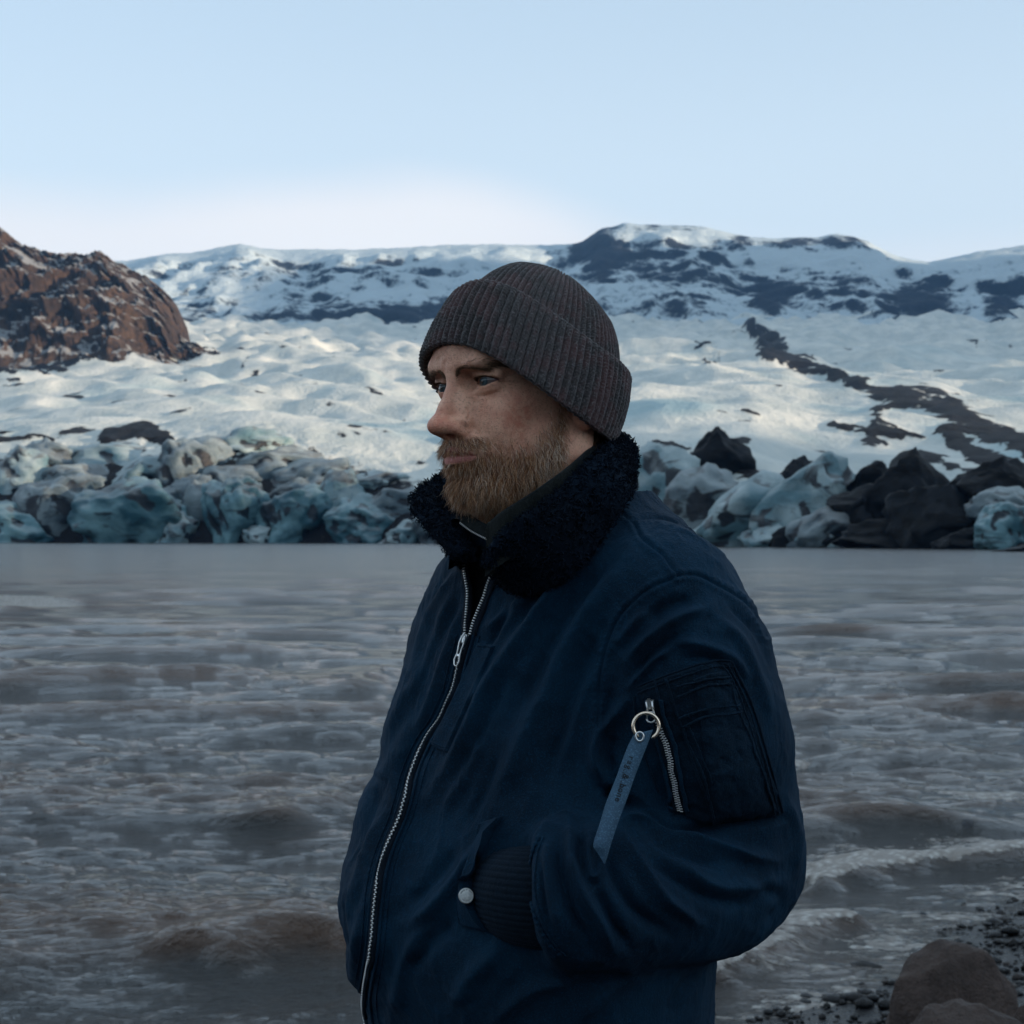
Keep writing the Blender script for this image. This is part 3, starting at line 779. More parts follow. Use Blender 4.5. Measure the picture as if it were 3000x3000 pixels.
def build_jacket():
    J = Field((-.30, 1.42, P(0, 3250, DT)[2]), (.38, 2.16, P(0, 1440, 1.8)[2]), .0033)
    z0, z1 = _rz[0], _rz[-1]
    def torso(X, Y, Z):
        cx = np.interp(Z, _rz, _cx); a = np.interp(Z, _rz, _ra); b = np.interp(Z, _rz, _rb)
        x = X - cx; y = Y - DT
        l = x * TL[0] + y * TL[1]; f = x * TF[0] + y * TF[1]
        q = ((np.abs(l) / a) ** 2.25 + (np.abs(f) / b) ** 2.25) ** (1 / 2.25)
        return np.maximum((q - 1) * np.minimum(a, b) * .93, np.maximum(Z - z1, z0 - Z))
    J.comb((-.30, 1.5, z0), (.36, 2.2, z1), torso, .0)
    nk = P(1605, 1555, 1.86)
    J.cap(nk, SHO + np.array([-.012, .01, -.002]), .070, .070, .06)
    J.cap(nk + np.array([.03, .03, -.01]), SHO + np.array([.01, .05, -.01]), .060, .066, .05)       # shoulder blade side
    J.cap(nk, SHO2, .066, .066, .05)
    J.cap(SHO2, P(1400, 2400, 2.06), .068, .060, .03)           # far upper arm, hidden behind the trunk
    J.blur(6)
    # near sleeve
    S = [SHO + np.array([.000, -.010, -.005]), P(2000, 1950, 1.735), P(2060, 2180, 1.745), P(2112, 2400, 1.768), P(2140, 2525, 1.780)]
    A = Field(J.lo, J.lo + 2 * J.h, J.h); A.n = J.n; A.d = np.full(J.n, 0.09, np.float32)
    A.chain(S, [.078, .083, .083, .075, .068], .030)
    T = [P(2140, 2540, 1.780), P(2080, 2590, 1.745), P(1950, 2615, 1.705), P(1800, 2620, 1.675), P(1700, 2625, 1.660), P(1605, 2625, 1.656)]
    A.chain(T, [.068, .066, .064, .062, .062, .060], .030)
    wx, wz = P(1556, 2600, 1.65)[0], P(1556, 2600, 1.65)[2]
    A.comb((wx - .10, 1.50, wz - .12), (wx + .06, 1.80, wz + .10), lambda X, Y, Z: X - wx - .30 * np.maximum(wz - .02 - Z, 0) + 0 * Y, .010, 's')
    A.blur(3)
    a, b = J.d, A.d; k = .014
    r = np.minimum(a, b); hh = np.maximum(k - np.abs(a - b), 0) / k; J.d = (r - hh * hh * k * .25).astype(np.float32)
    V, F = J.nets(); V = smooth_mesh(V, F, 3, .5)
    # which vertices belong to the sleeve
    ij = np.clip(np.round((V - J.lo) / J.h).astype(int), 0, J.n - 1)
    sl = (A.d[ij[:, 0], ij[:, 1], ij[:, 2]] < a[ij[:, 0], ij[:, 1], ij[:, 2]]).astype(float)
    return V, F, sl
JV, JF, JS = build_jacket()

_bj = None
def jbvh(V, F):
    return BVHTree.FromPolygons([tuple(v) for v in V], [tuple(map(int, f)) for f in F])
CAMP = np.array([0, 0, CAMZ])
def vdir(px, py):
    d = P(px, py, 1.0) - CAMP; return d / np.linalg.norm(d)
def ray(px, py, bv=None):
    l, n, i, d = (bv or _bj).ray_cast(Vector(CAMP), Vector(vdir(px, py)), 4.0)
    if l is None and bv is not None:
        l, n, i, d = _bj.ray_cast(Vector(CAMP), Vector(vdir(px, py)), 4.0)
    if l is None: return None, None
    n = np.array(n)
    if n @ vdir(px, py) > 0: n = -n
    return np.array(l), n
def on(pts, lift=0.0, n=None, bv=None):
    """photo polyline -> smooth 3D path lying on the jacket, and its normals"""
    c = catmull(np.asarray(pts, float), n or max(12, len(pts) * 8)); L, N = [], []
    for q in c:
        l, m = ray(q[0], q[1], bv)
        if l is None:
            if L: L.append(None); N.append(None)
            continue
        L.append(l); N.append(m)
    keep = [k for k in range(len(L)) if L[k] is not None]
    L = np.array([L[k] for k in keep]); N = np.array([N[k] for k in keep])
    for _ in range(3):                       # calm the normals and the path
        N[1:-1] = (N[:-2] + N[1:-1] * 2 + N[2:]) / 4; L[1:-1] = (L[:-2] + L[1:-1] * 2 + L[2:]) / 4
    N /= np.linalg.norm(N, axis=1, keepdims=True)
    return L + N * lift, N

FOLDS = [  # (photo points, half width px, height m, sharpness)
    # his right front, long pulls from the collar
    ([(1372,1640),(1254,1821),(1212,1987),(1169,2090),(1132,2173)], 20, .0060, 2),
    ([(1330,1660),(1230,1830),(1175,2010)], 14, -.0040, 2),
    ([(1368,1700),(1316,1780),(1274,1904),(1240,1990),(1190,2082),(1157,2146),(1120,2260)], 16, .0060, 1.6),
    ([(1352,1735),(1300,1850),(1258,1960),(1222,2060)], 12, -.0045, 2),
    ([(1366,1760),(1330,1862),(1300,1966),(1262,2070),(1225,2160)], 14, .0055, 1.6),
    ([(1345,1900),(1325,1990),(1275,2100),(1215,2190),(1160,2330),(1120,2480),(1080,2640),(1064,2800),(1050,2950)], 16, -.0060, 2),
    ([(1230,2060),(1170,2200),(1100,2330),(1040,2480)], 22, .0050, 2),
    ([(1110,2260),(1066,2370),(1020,2480),(995,2580)], 10, .0050, 1.6),
    ([(1130,2290),(1075,2420),(1030,2540)], 12, -.0045, 2),
    ([(1120,2380),(1075,2500),(1035,2640),(1020,2720)], 14, .0055, 2),
    ([(1010,2640),(1000,2720),(1015,2800)], 16, -.0040, 2),
    ([(1095,2560),(1060,2700),(1040,2820),(1045,2940)], 16, .0045, 2),
    # his left front
    ([(1771,1552),(1647,1718),(1564,1821),(1481,1945),(1430,2020),(1395,2110),(1350,2200),(1316,2262),(1262,2340)], 24, .0100, 1.7),
    ([(1480,1990),(1430,2110),(1395,2190),(1345,2270)], 14, -.0035, 2),
    ([(1700,1580),(1590,1720),(1500,1850)], 20, -.0060, 2),
    ([(1600,1690),(1520,1790),(1462,1880)], 14, .0050, 1.6),
    ([(1545,1740),(1470,1810),(1425,1850)], 12, .0045, 1.6),
    ([(1510,1760),(1450,1860),(1420,1905)], 10, -.0040, 2),
    ([(1854,1614),(1730,1780),(1647,1925),(1600,2040),(1545,2150),(1500,2255),(1430,2370)], 34, .0085, 2),
    ([(1790,1640),(1660,1810),(1560,1990),(1490,2120)], 26, -.0070, 2),
    ([(1760,1840),(1690,1990),(1640,2150),(1590,2300)], 26, -.0060, 2),
    ([(1745,1960),(1690,2100),(1650,2240)], 22, .0050, 2),
    ([(1420,2150),(1370,2270),(1300,2380)], 18, .0050, 2),
    ([(1460,2200),(1410,2330),(1350,2440)], 18, -.0040, 2),
    # beside the zip, lower front
    ([(1262,2240),(1215,2330),(1168,2486),(1132,2631),(1112,2797),(1100,2930)], 24, .0080, 2),
    ([(1420,2470),(1355,2560),(1273,2662),(1200,2710)], 22, .0080, 2),
    ([(1340,2480),(1260,2590),(1190,2660)], 20, -.0050, 2),
    ([(1330,2690),(1250,2770),(1190,2860)], 26, -.0070, 2),
    ([(1240,2730),(1180,2850),(1160,2980)], 26, .0060, 2),
    ([(1470,2780),(1380,2860),(1330,2960)], 30, .0060, 2),
    ([(1680,2860),(1560,2900),(1460,2980)], 26, .0060, 2),
    ([(1900,2830),(1780,2900),(1700,2990)], 26, .0060, 2),
    ([(2050,2850),(1990,2910),(1960,2990)], 18, -.0050, 2),
    # shoulder and upper sleeve
    ([(1890,1814),(1960,1770),(2035,1745)], 22, -.0070, 2),
    ([(1832,1938),(1900,1870),(1973,1814),(2076,1776)], 16, .0075, 1.7),
    ([(1800,1900),(1850,1830),(1905,1780)], 16, .0050, 2),
    ([(1850,1985),(1920,1900),(2000,1850)], 14, -.0060, 2),
    ([(1845,2010),(1910,1940),(1964,1898)], 10, .0055, 1.5),
    ([(1964,1876),(2055,1892),(2134,1926),(2190,1990)], 16, .0060, 1.7),
    ([(2000,1930),(2070,1930),(2130,1960)], 14, -.0045, 2),
    ([(2090,1800),(2170,1880),(2225,2000),(2262,2120)], 18, .0045, 2),
    ([(2130,1760),(2215,1850),(2258,1960)], 12, -.0035, 2),
    ([(1800,2000),(1775,2100),(1765,2200)], 16, -.0050, 2),
    # inner elbow bag
    ([(1840,2050),(1790,2110),(1754,2160),(1743,2225),(1768,2290)], 15, .0110, 1.7),
    ([(1810,2150),(1785,2210),(1800,2270)], 16, -.0070, 2),
    ([(1762,2310),(1810,2345),(1868,2362)], 20, -.0150, 2),
    ([(1850,2290),(1810,2250)], 16, .006, 2),
    # below the pocket
    ([(1862,2366),(1973,2434),(2076,2430),(2180,2415),(2290,2394)], 13, -.0110, 1.7),
    ([(1815,2420),(1836,2395),(1870,2392),(1973,2440),(2076,2478),(2190,2510),(2270,2520)], 18, .0100, 1.8),
    ([(1900,2440),(2000,2500),(2110,2540)], 18, -.0070, 2),
    ([(1842,2400),(1816,2436),(1826,2480),(1872,2540),(1940,2630),(2050,2710)], 17, .0090, 1.8),
    ([(1880,2470),(1960,2560),(2080,2630),(2190,2650)], 22, -.0070, 2),
    ([(1960,2520),(2080,2590),(2200,2600),(2290,2580)], 22, .0060, 2),
    ([(1790,2470),(1800,2550),(1860,2660),(1960,2740)], 22, -.0090, 2),
    ([(1664,2408),(1668,2480),(1680,2540),(1712,2620),(1760,2700),(1800,2784)], 15, .0090, 1.8),
    ([(1730,2440),(1725,2500),(1735,2568),(1757,2560),(1768,2500)], 12, .0060, 1.8),
    ([(1700,2430),(1700,2500),(1720,2560)], 12, -.0080, 2),
    ([(1640,2460),(1645,2560),(1680,2680),(1730,2780)], 16, -.0090, 2),
    ([(1750,2600),(1790,2690),(1850,2780)], 18, -.0070, 2),
    ([(1572,2475),(1600,2430),(1640,2408),(1700,2400)], 14, .0070, 1.8),
    ([(1610,2450),(1600,2540),(1615,2640),(1650,2740)], 12, .0050, 1.8),
    ([(1585,2520),(1590,2620),(1612,2720)], 9, -.0035, 2),
    ([(2300,2330),(2335,2440),(2325,2560)], 16, .0040, 2),
    ([(2200,2580),(2290,2640),(2240,2720)], 22, -.0040, 2),
]
GROOVES = [  # seams pressed into the cloth
    [(1819,1499),(1857,1537),(1882,1578),(1940,1624),(1964,1657),(1987,1686)],
    [(1857,1524),(1898,1518),(1952,1522),(2014,1545),(2076,1582),(2120,1612)],
    [(1750,2130),(1753,2060),(1755,2021),(1761,1959),(1782,1876),(1815,1806),(1857,1760),(1911,1719),(1960,1700),(1985,1688),(2039,1684),(2097,1711),(2180,1760),(2221,1810),(2246,1864)],
]
def subdivide(V, F, sel):
    """split the selected quads in four"""
    Q = F[sel]; rest = F[~sel]
    e = np.concatenate([Q[:, [i, (i + 1) % 4]] for i in range(4)]); es = np.sort(e, 1)
    key = es[:, 0].astype(np.int64) * (len(V) + 1) + es[:, 1]; u, first, inv = np.unique(key, return_index=True, return_inverse=True)
    mid = (V[es[first, 0]] + V[es[first, 1]]) / 2; n = len(Q); em = len(V) + inv.reshape(4, n).T; cen = len(V) + len(u) + np.arange(n)
    V2 = np.concatenate([V, mid, V[Q].mean(1)])
    new = np.concatenate([np.stack([Q[:, i], em[:, i], cen, em[:, (i + 3) % 4]], 1) for i in range(4)])
    return V2, np.concatenate([new, rest])
def sculpt_jacket(V, F, fine=True):
    N = vnormals(V, F)
    cen = V.mean(0)
    if ((V - cen) * N).sum(1).mean() < 0: F = F[:, ::-1]; N = -N
    view = V - CAMP; view /= np.linalg.norm(view, axis=1, keepdims=True)
    if fine:
        facing = (N * view).sum(1) < .05
        V, F = subdivide(V, F, facing[F].all(1) & (V[F][:, :, 2].max(1) > P(0, 3060, DT)[2]))
        V = smooth_mesh(V, F, 2, .5) ; N = vnormals(V, F)
    view = V - CAMP; view /= np.linalg.norm(view, axis=1, keepdims=True)
    vis = sstep(.25, -.05, (N * view).sum(1))
    px = proj(V)
    # forget what lies behind something nearer: far half of the trunk under the sleeve
    disp = np.zeros(len(V))
    sel = np.where(vis > 0)[0]
    wob = np.stack([fbm(V[sel] * 16, 2, 3), fbm(V[sel] * 16, 2, 8)], 1) * 9
    p2 = px[sel] + wob
    for pts, wd, h, sh in FOLDS:
        sh = max(sh, 1.85)
        c = catmull(pts, 30)
        lo, hi = c.min(0) - wd * 3, c.max(0) + wd * 3
        wd = wd * .9; m = ((p2 > lo) & (p2 < hi)).all(1); k = np.where(m)[0]
        if not len(k): continue
        d, t = polydist(p2[k], c)
        taper = sstep(0, .22, t) * sstep(1, .78, t)
        endd = np.exp(-(d / wd) ** 2) if sh >= 2 else np.exp(-(d / wd / 1.1) ** sh)
        disp[sel[k]] += 1.30 * h * endd * (.25 + .75 * taper)
    # small random creasing everywhere
    q = V * np.array([1, 1, .45])
    disp += .0010 * fbm(q * 28, 2, 21) + .0024 * fbm(q * 11, 2, 31) + .0024 * np.maximum(fbm(q * np.array([26, 26, 40]), 3, 44, ridged=True) - .1, 0) * vis
    V = V + N * disp[:, None]
    V = smooth_mesh(V, F, 1, .4)
    N = vnormals(V, F); px = proj(V)
    g = np.zeros(len(V)); sel = np.where(vis > 0)[0]
    for pts in GROOVES:
        c = catmull(pts, 40); lo, hi = c.min(0) - 30, c.max(0) + 30
        k = sel[((px[sel] > lo) & (px[sel] < hi)).all(1)]
        d, t = polydist(px[k], c)
        g[k] += -.0020 * np.exp(-(d / 3.6) ** 2) + .0012 * np.exp(-((d - 12) / 8) ** 2) + .0005 * np.exp(-((d - 13) / 5) ** 2) * np.sin(t * 260)
    V = V + N * g[:, None]
    return V, F
# ------------------------------------------------------------------ clothes and their fittings
def cloth_mat(name, col, col2, rough=.75, weave=1.0):
    m = Mat(name); co = m.coord()
    n = m.noise(co, 9, 4, .6); n2 = m.noise(co, 620, 3, .7); n3 = m.noise(m.coord((1, 1, .25)), 160, 3, .6)
    c = m.mix(m.rng(n, .35, .68), col, col2)
    c = m.mix(m.math('MULTIPLY', m.rng(n2, .50, .66), .45), c, tuple(min(1, q * 2.4) for q in col2))
    c = m.mix(m.math('MULTIPLY', m.rng(n3, .52, .72), .22), c, tuple(q * .4 for q in col))
    m.col(c); m.set(Roughness=rough); m.b.inputs['Specular IOR Level'].default_value = .14
    m.b.inputs['Sheen Weight'].default_value = .05; m.b.inputs['Sheen Roughness'].default_value = .5
    m.b.inputs['Sheen Tint'].default_value = (.25, .5, .9, 1)
    h = m.math('ADD', n2, m.math('MULTIPLY', n3, 1.2))
    m.bump(h, .0018 * weave, .8); return m.m
M_JACKET = cloth_mat('navy cotton', (.0006, .0120, .0270), (.0013, .0225, .0480))
M_POCKET = cloth_mat('navy cotton pocket', (.0010, .0088, .0190), (.0020, .0155, .0320))
M_FLEECE = cloth_mat('navy fleece', (.0008, .0035, .0080), (.0018, .0075, .0165), .95)
M_DARKKNIT = cloth_mat('black knit', (.006, .008, .008), (.016, .019, .018), .95)
M_TAPE = cloth_mat('zip tape', (.003, .006, .012), (.004, .010, .018), .8)
M_STEEL = simple('brushed nickel', (.62, .64, .64), .30, 1.0)
M_GOLD = simple('pale brass', (.80, .66, .52), .25, 1.0)
M_STRAP = cloth_mat('blue leather strap', (.040, .085, .135), (.050, .105, .16), .55, .5)
M_INK = simple('black print', (.006, .010, .016), .6)

def boxes(cs, S, U, Nn, sx, sy, sz, shear=0):
    """many small boxes: centres, side / along / normal axes and half sizes"""
    n = len(cs); c8 = np.array([(x, y, z) for x in (-1, 1) for y in (-1, 1) for z in (-1, 1)], float)
    V = cs[:, None] + (c8[None, :, 0:1] * sx) * S[:, None] + (c8[None, :, 1:2] * sy) * U[:, None] + (c8[None, :, 2:3] * sz) * Nn[:, None]
    f = np.array([(0, 1, 3, 2), (4, 6, 7, 5), (0, 4, 5, 1), (2, 3, 7, 6), (0, 2, 6, 4), (1, 5, 7, 3)])
    return V.reshape(-1, 3), (f[None] + (np.arange(n) * 8)[:, None, None]).reshape(-1, 4)
def frame_along(L, N):
    U = np.gradient(L, axis=0); U /= np.linalg.norm(U, axis=1, keepdims=True) + 1e-12
    S = np.cross(U, N); S /= np.linalg.norm(S, axis=1, keepdims=True) + 1e-12
    return S, U
def resample(L, N, step):
    s = np.concatenate([[0], np.cumsum(np.linalg.norm(np.diff(L, axis=0), axis=1))]); k = max(2, int(s[-1] / step)); q = np.linspace(0, s[-1], k)
    L2 = np.stack([np.interp(q, s, L[:, i]) for i in range(3)], 1); N2 = np.stack([np.interp(q, s, N[:, i]) for i in range(3)], 1)
    return L2, N2 / np.linalg.norm(N2, axis=1, keepdims=True)
def zipper(pts, side, width, pitch, lift, parent, both=False, mat=None, size=None):
    L, N = on(pts, lift); L, N = resample(L, N, pitch); S, U = frame_along(L, N)
    if both:
        off = (np.arange(len(L)) % 2 * 2 - 1)[:, None]
        c = L + S * off * width * .32
    else: c = L + S * side * width * .5
    V, F = boxes(c, S, U, N, width * .5, pitch * (.26 if not both else .42), .0007)
    o = mesh_obj('zip_teeth', V, F, mat or M_STEEL, parent, smooth=False); o['kind'] = 'stuff'; return L, N
def ribbon(pts, w, lift, thick, mat, name, parent, bv=None, n=None, raw=None):
    L, N = raw if raw is not None else on(pts, lift, n, bv)
    w = np.broadcast_to(w, (len(L),)) if np.ndim(w) == 0 else np.interp(np.linspace(0, 1, len(L)), np.linspace(0, 1, len(w)), w)
    S, U = frame_along(L, N)
    V = np.stack([L - S * w[:, None] / 2 - N * thick, L - S * w[:, None] / 2, L, L + S * w[:, None] / 2, L + S * w[:, None] / 2 - N * thick], 1)
    m = len(L); V = V.reshape(-1, 3); F = []
    for i in range(m - 1):
        for k in range(4): F.append((i * 5 + k, i * 5 + k + 1, i * 5 + 5 + k + 1, i * 5 + 5 + k))
    return mesh_obj(name, V, np.array(F), mat, parent)
def seam(pts, parent, r=.0011, lift=.0006, mat=None, name='seam', n=None, bv=None, flat=.7, stitch=False):
    L, N = on(pts, lift, n, bv); L, N = resample(L, N, .0016 if stitch else .004)
    rr = r * (1 + (.35 * np.sin(np.arange(len(L)) * 1.6) if stitch else 0))
    V, F = tube(L, rr, 6, up=N, flat=flat); return mesh_obj(name, V, F, mat or M_JACKET, parent)
def patch(top, bottom, lift, mat, name, parent, nu=40, nv=50, puff=0.0, rough=0.0, seed=1, bv=None, edge=.003, gape=0.0):
    """cloth panel between two photo curves, laid on the jacket; its rim turns down on to it"""
    T = catmull(np.array(top, float), nu); B = catmull(np.array(bottom, float), nu)
    V = np.zeros((nv, nu, 3)); N = np.zeros((nv, nu, 3)); last = None
    for i in range(nv):
        for j in range(nu):
            t = i / (nv - 1); q = T[j] * (1 - t) + B[j] * t
            l, m = ray(q[0], q[1], bv)
            if l is None: l, m = last
            last = (l, m); V[i, j] = l; N[i, j] = m
    for _ in range(4):
        for A in (V, N):
            A[1:-1] = (A[:-2] + 2 * A[1:-1] + A[2:]) / 4; A[:, 1:-1] = (A[:, :-2] + 2 * A[:, 1:-1] + A[:, 2:]) / 4
    N /= np.linalg.norm(N, axis=2, keepdims=True)
    ii, jj = np.meshgrid(np.linspace(0, 1, nv), np.linspace(0, 1, nu), indexing='ij')
    e = np.minimum(np.minimum(ii, 1 - ii) * nv, np.minimum(jj, 1 - jj) * nu)
    prof = lift * np.clip(e / 1.0, 0, 1) - .0015 * (e < .5) + puff * (sstep(0, .25, np.minimum(ii, 1 - ii)) * sstep(0, .25, np.minimum(jj, 1 - jj)))
    if gape: prof = prof + gape * ii ** 1.3 * np.sin(np.clip(jj, 0, 1) * math.pi) ** .8 * (e > .5)
    if rough:
        q = V.reshape(-1, 3); r = (rough * fbm(q * 60, 3, seed) + rough * .8 * fbm(q * 130, 2, seed + 5)).reshape(nv, nu)
        r += rough * .35 * np.exp(-((e - 3.5) / 1.6) ** 2) * np.sin((ii * nv + jj * nu) * 2.1)
        prof = prof + r * (e > .5)
    W = V + N * prof[..., None]
    F = [(i * nu + j, (i + 1) * nu + j, (i + 1) * nu + j + 1, i * nu + j + 1) for i in range(nv - 1) for j in range(nu - 1)]
    return mesh_obj(name, W.reshape(-1, 3), np.array(F), mat, parent), W.reshape(-1, 3), np.array(F)
def dilate_tuft(V, F, n, wid, ln, name, parent, seed, mat=None, nrm_amt=.6, dens=None):
    r = np.random.default_rng(seed)
    p, nn = scatter(V, F, np.ones(len(V)) if dens is None else dens, n, r)
    d = nn * nrm_amt + r.normal(0, .55, (n, 3)); dn = (d * nn).sum(1, keepdims=True); d += nn * np.maximum(.25 - dn, 0)
    Vh, Fh, sid, tt = hairs(p, d, ln * r.uniform(.6, 1.3, n), wid * r.uniform(.7, 1.2, n), 3, curl=.55, rng=r, taper=.55)
    # close the tips
    m = 12; base = np.arange(n) * m
    Fh = np.concatenate([Fh, np.stack([base + 9, base + 10, base + 11, base + 11], 1)[:0]])
    o = mesh_obj(name, Vh, Fh, mat or M_FLEECE, parent, attrs={'shade': r.random(n)[sid]}); o['kind'] = 'stuff'; return o

def build_person():
    global _bj
    V, F = sculpt_jacket(JV, JF)
    # opening of the jacket above the slider, and the neck hole
    px = proj(V); cF = px[F].mean(1); yF = V[F][:, :, 1].mean(1)
    vee = [(1366, 1600), (1368, 1659), (1377, 1720), (1378, 1744), (1373, 1800), (1370, 1856), (1382, 1856), (1395, 1813), (1418, 1761), (1432, 1720), (1448, 1679), (1470, 1600)]
    _bj = jbvh(V, F)
    cut = inside(cF, vee) & (yF < 1.86)
    keepF = F[~cut]
    # thick cloth: cells of the cut rim are not filled, the zip tapes cover them
    used = np.unique(keepF); remap = np.full(len(V), -1); remap[used] = np.arange(len(used))
    # body: head, neck, trunk, arms and legs in one skin
    B = Field((-.30, 1.45, -.02 + GROUND_MAN), (.36, 2.14, HO[2] - .150), .010)
    B.cap(P(1612, 1440, 1.875), P(1590, 1950, 1.90), .060, .100, .03)
    for sx in (-1, 1):
        c = P(1590, 1850, 1.90) + TL * sx * .05; B.cap(c, P(1550, 2900, DT) + TL * sx * .06, .078, .085, .04)
    for pts in ([SHO, ELB, WRI, HND], [P(1500, 1880, 1.97), P(1520, 2450, 1.98), P(1420, 2650, 1.93), P(1350, 2680, 1.89)]):
        B.chain(pts, [.050, .042, .028, .026], .02)
    B.cap(HND, HND + TL * -.06 + np.array([0, 0, -.03]), .028, .018, .01)
    hip = P(1545, 2900, DT)
    for sx in (-1, 1):
        h = hip + TL * sx * .09 + np.array([0, 0, -.02]); kn = np.array([h[0], h[1], GROUND_MAN + .50]) + TL * sx * .02 + TF * .02
        an = np.array([kn[0], kn[1], GROUND_MAN + .09]) + TL * sx * .03 - TF * .03
        B.chain([h, kn, an], [.090, .055, .042], .03); B.cap(an + np.array([0, 0, -.05]), an + TF * .16 + np.array([0, 0, -.06]), .030, .028, .01)
    VB, FB = B.nets(); VB = smooth_mesh(VB, FB, 2, .5)
    HVv = HW_V; allV = np.concatenate([HVv, VB]); allF = np.concatenate([HFc, FB + len(HVv)])
    zero = np.zeros(len(VB))
    body = mesh_obj('person', allV, allF, M_SKIN, attrs={'lip': np.r_[lipm, zero], 'beard': np.r_[beardm, zero], 'red': np.r_[redm, zero], 'dark': np.r_[darkm, zero]})
    tag(body, 'bearded man in grey-brown knit beanie and navy bomber jacket, hand in pocket, looking left', 'person')
    jacket = mesh_obj('jacket', V[used], remap[keepF], M_JACKET, body)
    finish_head_parts(body); build_beanie(body)

    # trousers and boots below the frame, sweater under the jacket
    tr = Field((-.30, 1.45, GROUND_MAN - .02), (.36, 2.14, P(0, 3120, DT)[2]), .009); bo = Field((-.36, 1.30, GROUND_MAN - .02), (.36, 2.14, GROUND_MAN + .30), .008)
    tr.cap(hip + np.array([0, 0, -.06]) - TL * .06, hip + np.array([0, 0, -.06]) + TL * .06, .125, .125, .02)
    for sx in (-1, 1):
        h = hip + TL * sx * .09 + np.array([0, 0, -.05]); kn = np.array([h[0], h[1], GROUND_MAN + .50]) + TL * sx * .02 + TF * .02
        an = np.array([kn[0], kn[1], GROUND_MAN + .12]) + TL * sx * .03 - TF * .03
        tr.chain([h, kn, an], [.112, .082, .070], .03)
        bo.cap(an + np.array([0, 0, .04]), an + np.array([0, 0, -.06]), .062, .055, .02); bo.cap(an + np.array([0, 0, -.075]), an + TF * .19 + np.array([0, 0, -.080]), .048, .045, .03)
    v, f = tr.nets(); v = smooth_mesh(v, f, 2); v = v + vnormals(v, f) * (.006 * fbm(v * np.array([12, 12, 30]), 3, 4))[:, None]
    mesh_obj('trousers', v, f, cloth_mat('black trousers', (.010, .012, .016), (.016, .018, .022)), body)
    v, f = bo.nets(); v = smooth_mesh(v, f, 2); v[:, 2] = np.maximum(v[:, 2], GROUND_MAN + .001); mesh_obj('boots', v, f, simple('dark leather', (.03, .02, .015), .5), body)
    k0 = JV[:, 2] > P(0, 2350, DT)[2]; N0 = vnormals(JV, JF)
    if ((JV - JV.mean(0)) * N0).sum() < 0: N0 = -N0
    p0 = proj(JV)[:, 0]; Fk = JF[k0[JF].all(1) & (p0[JF] < 1640).all(1)]; us = np.unique(Fk); rm = np.full(len(JV), -1); rm[us] = np.arange(len(us))
    sweater = mesh_obj('sweater', (JV - N0 * .016)[us], rm[Fk], M_DARKKNIT, body)

    # ---- knitted stand collar of the sweater, its ribs upright, with an open zip
    def kcollar(topl, h, name, thick=.004, ribs=.0045):
        c = catmull(np.array(topl), 260); m = len(c); ctr = np.array([P(1600, 1400, 1.87)[0], 1.87, 0])
        s = np.concatenate([[0], np.cumsum(np.linalg.norm(np.diff(c, axis=0), axis=1))])
        out = c - ctr; out[:, 2] = 0; out /= np.linalg.norm(out, axis=1, keepdims=True)
        rows = []
        for k, (dz, do) in enumerate([(-h, -.004), (-h * .5, -.004), (-.004, -.004), (0, -.002), (.0012, 0), (0, .003), (-.004, .0042), (-h * .3, .005), (-h * .6, .006), (-h, .009)]):
            r = .0024 * np.abs(np.cos(s / ribs * 3.1416)) ** .6 if k > 3 else 0 * s
            rows.append(c + np.array([0, 0, 1]) * dz + out * (do + r)[:, None])
        W = np.stack(rows, 1).reshape(-1, 3); kk = len(rows)
        F = np.array([(i * kk + j, i * kk + j + 1, (i + 1) * kk + j + 1, (i + 1) * kk + j) for i in range(m - 1) for j in range(kk - 1)])
        return mesh_obj(name, W, F, M_DARKKNIT, sweater)
    kcollar([P(1432, 1534, 1.705), P(1480, 1496, 1.70), P(1560, 1445, 1.705), P(1650, 1380, 1.72), P(1720, 1320, 1.76), P(1765, 1285, 1.83), P(1740, 1285, 1.93), P(1640, 1330, 1.975), P(1520, 1400, 1.955), P(1430, 1470, 1.90), P(1370, 1510, 1.84), P(1338, 1522, 1.79)], .052, 'knit_collar')
    zc = catmull([P(1348, 1532, 1.765), P(1379, 1555, 1.755), P(1414, 1574, 1.745), P(1449, 1590, 1.74)], 26)
    nn = np.tile(-vdir(1400, 1560), (26, 1)); S, U = frame_along(zc, nn)
    mesh_obj('zip_teeth', *boxes(zc, S, U, nn, .0009, .0005, .0007), M_STEEL, sweater, smooth=False)['kind'] = 'stuff'
    mesh_obj('zip_facing', *tube(zc - S * .006 + np.array([0, .004, 0]), .0075, 8, up=nn, flat=.4), M_DARKKNIT, sweater)

    # ---- fleece collar
    def Yh(x, y, d, lift=.010):
        l, n_ = ray(x, y); return l[1] - lift if l is not None else d
    I = [(1434, 1660, 1.69), (1446, 1590, 1.685), (1500, 1530, 1.685), (1600, 1465, 1.695), (1700, 1378, 1.725), (1768, 1310, 1.775), (1800, 1290, 1.85), (1770, 1300, 1.93), (1660, 1350, 1.99), (1520, 1400, 1.985), (1420, 1430, 1.93), (1360, 1470, 1.86), (1365, 1560, 1.80), (1388, 1640, 1.76)]
    O = [(1452, 1672, 1.66), (1492, 1722, 1.655), (1575, 1742, 1.65), (1672, 1690, 1.65), (1762, 1585, 1.665), (1832, 1475, 1.72), (1846, 1400, 1.82), (1815, 1340, 1.92), (1700, 1360, 2.05), (1520, 1390, 2.07), (1340, 1388, 1.99), (1208, 1470, 1.87), (1262, 1556, 1.80), (1352, 1640, 1.765)]
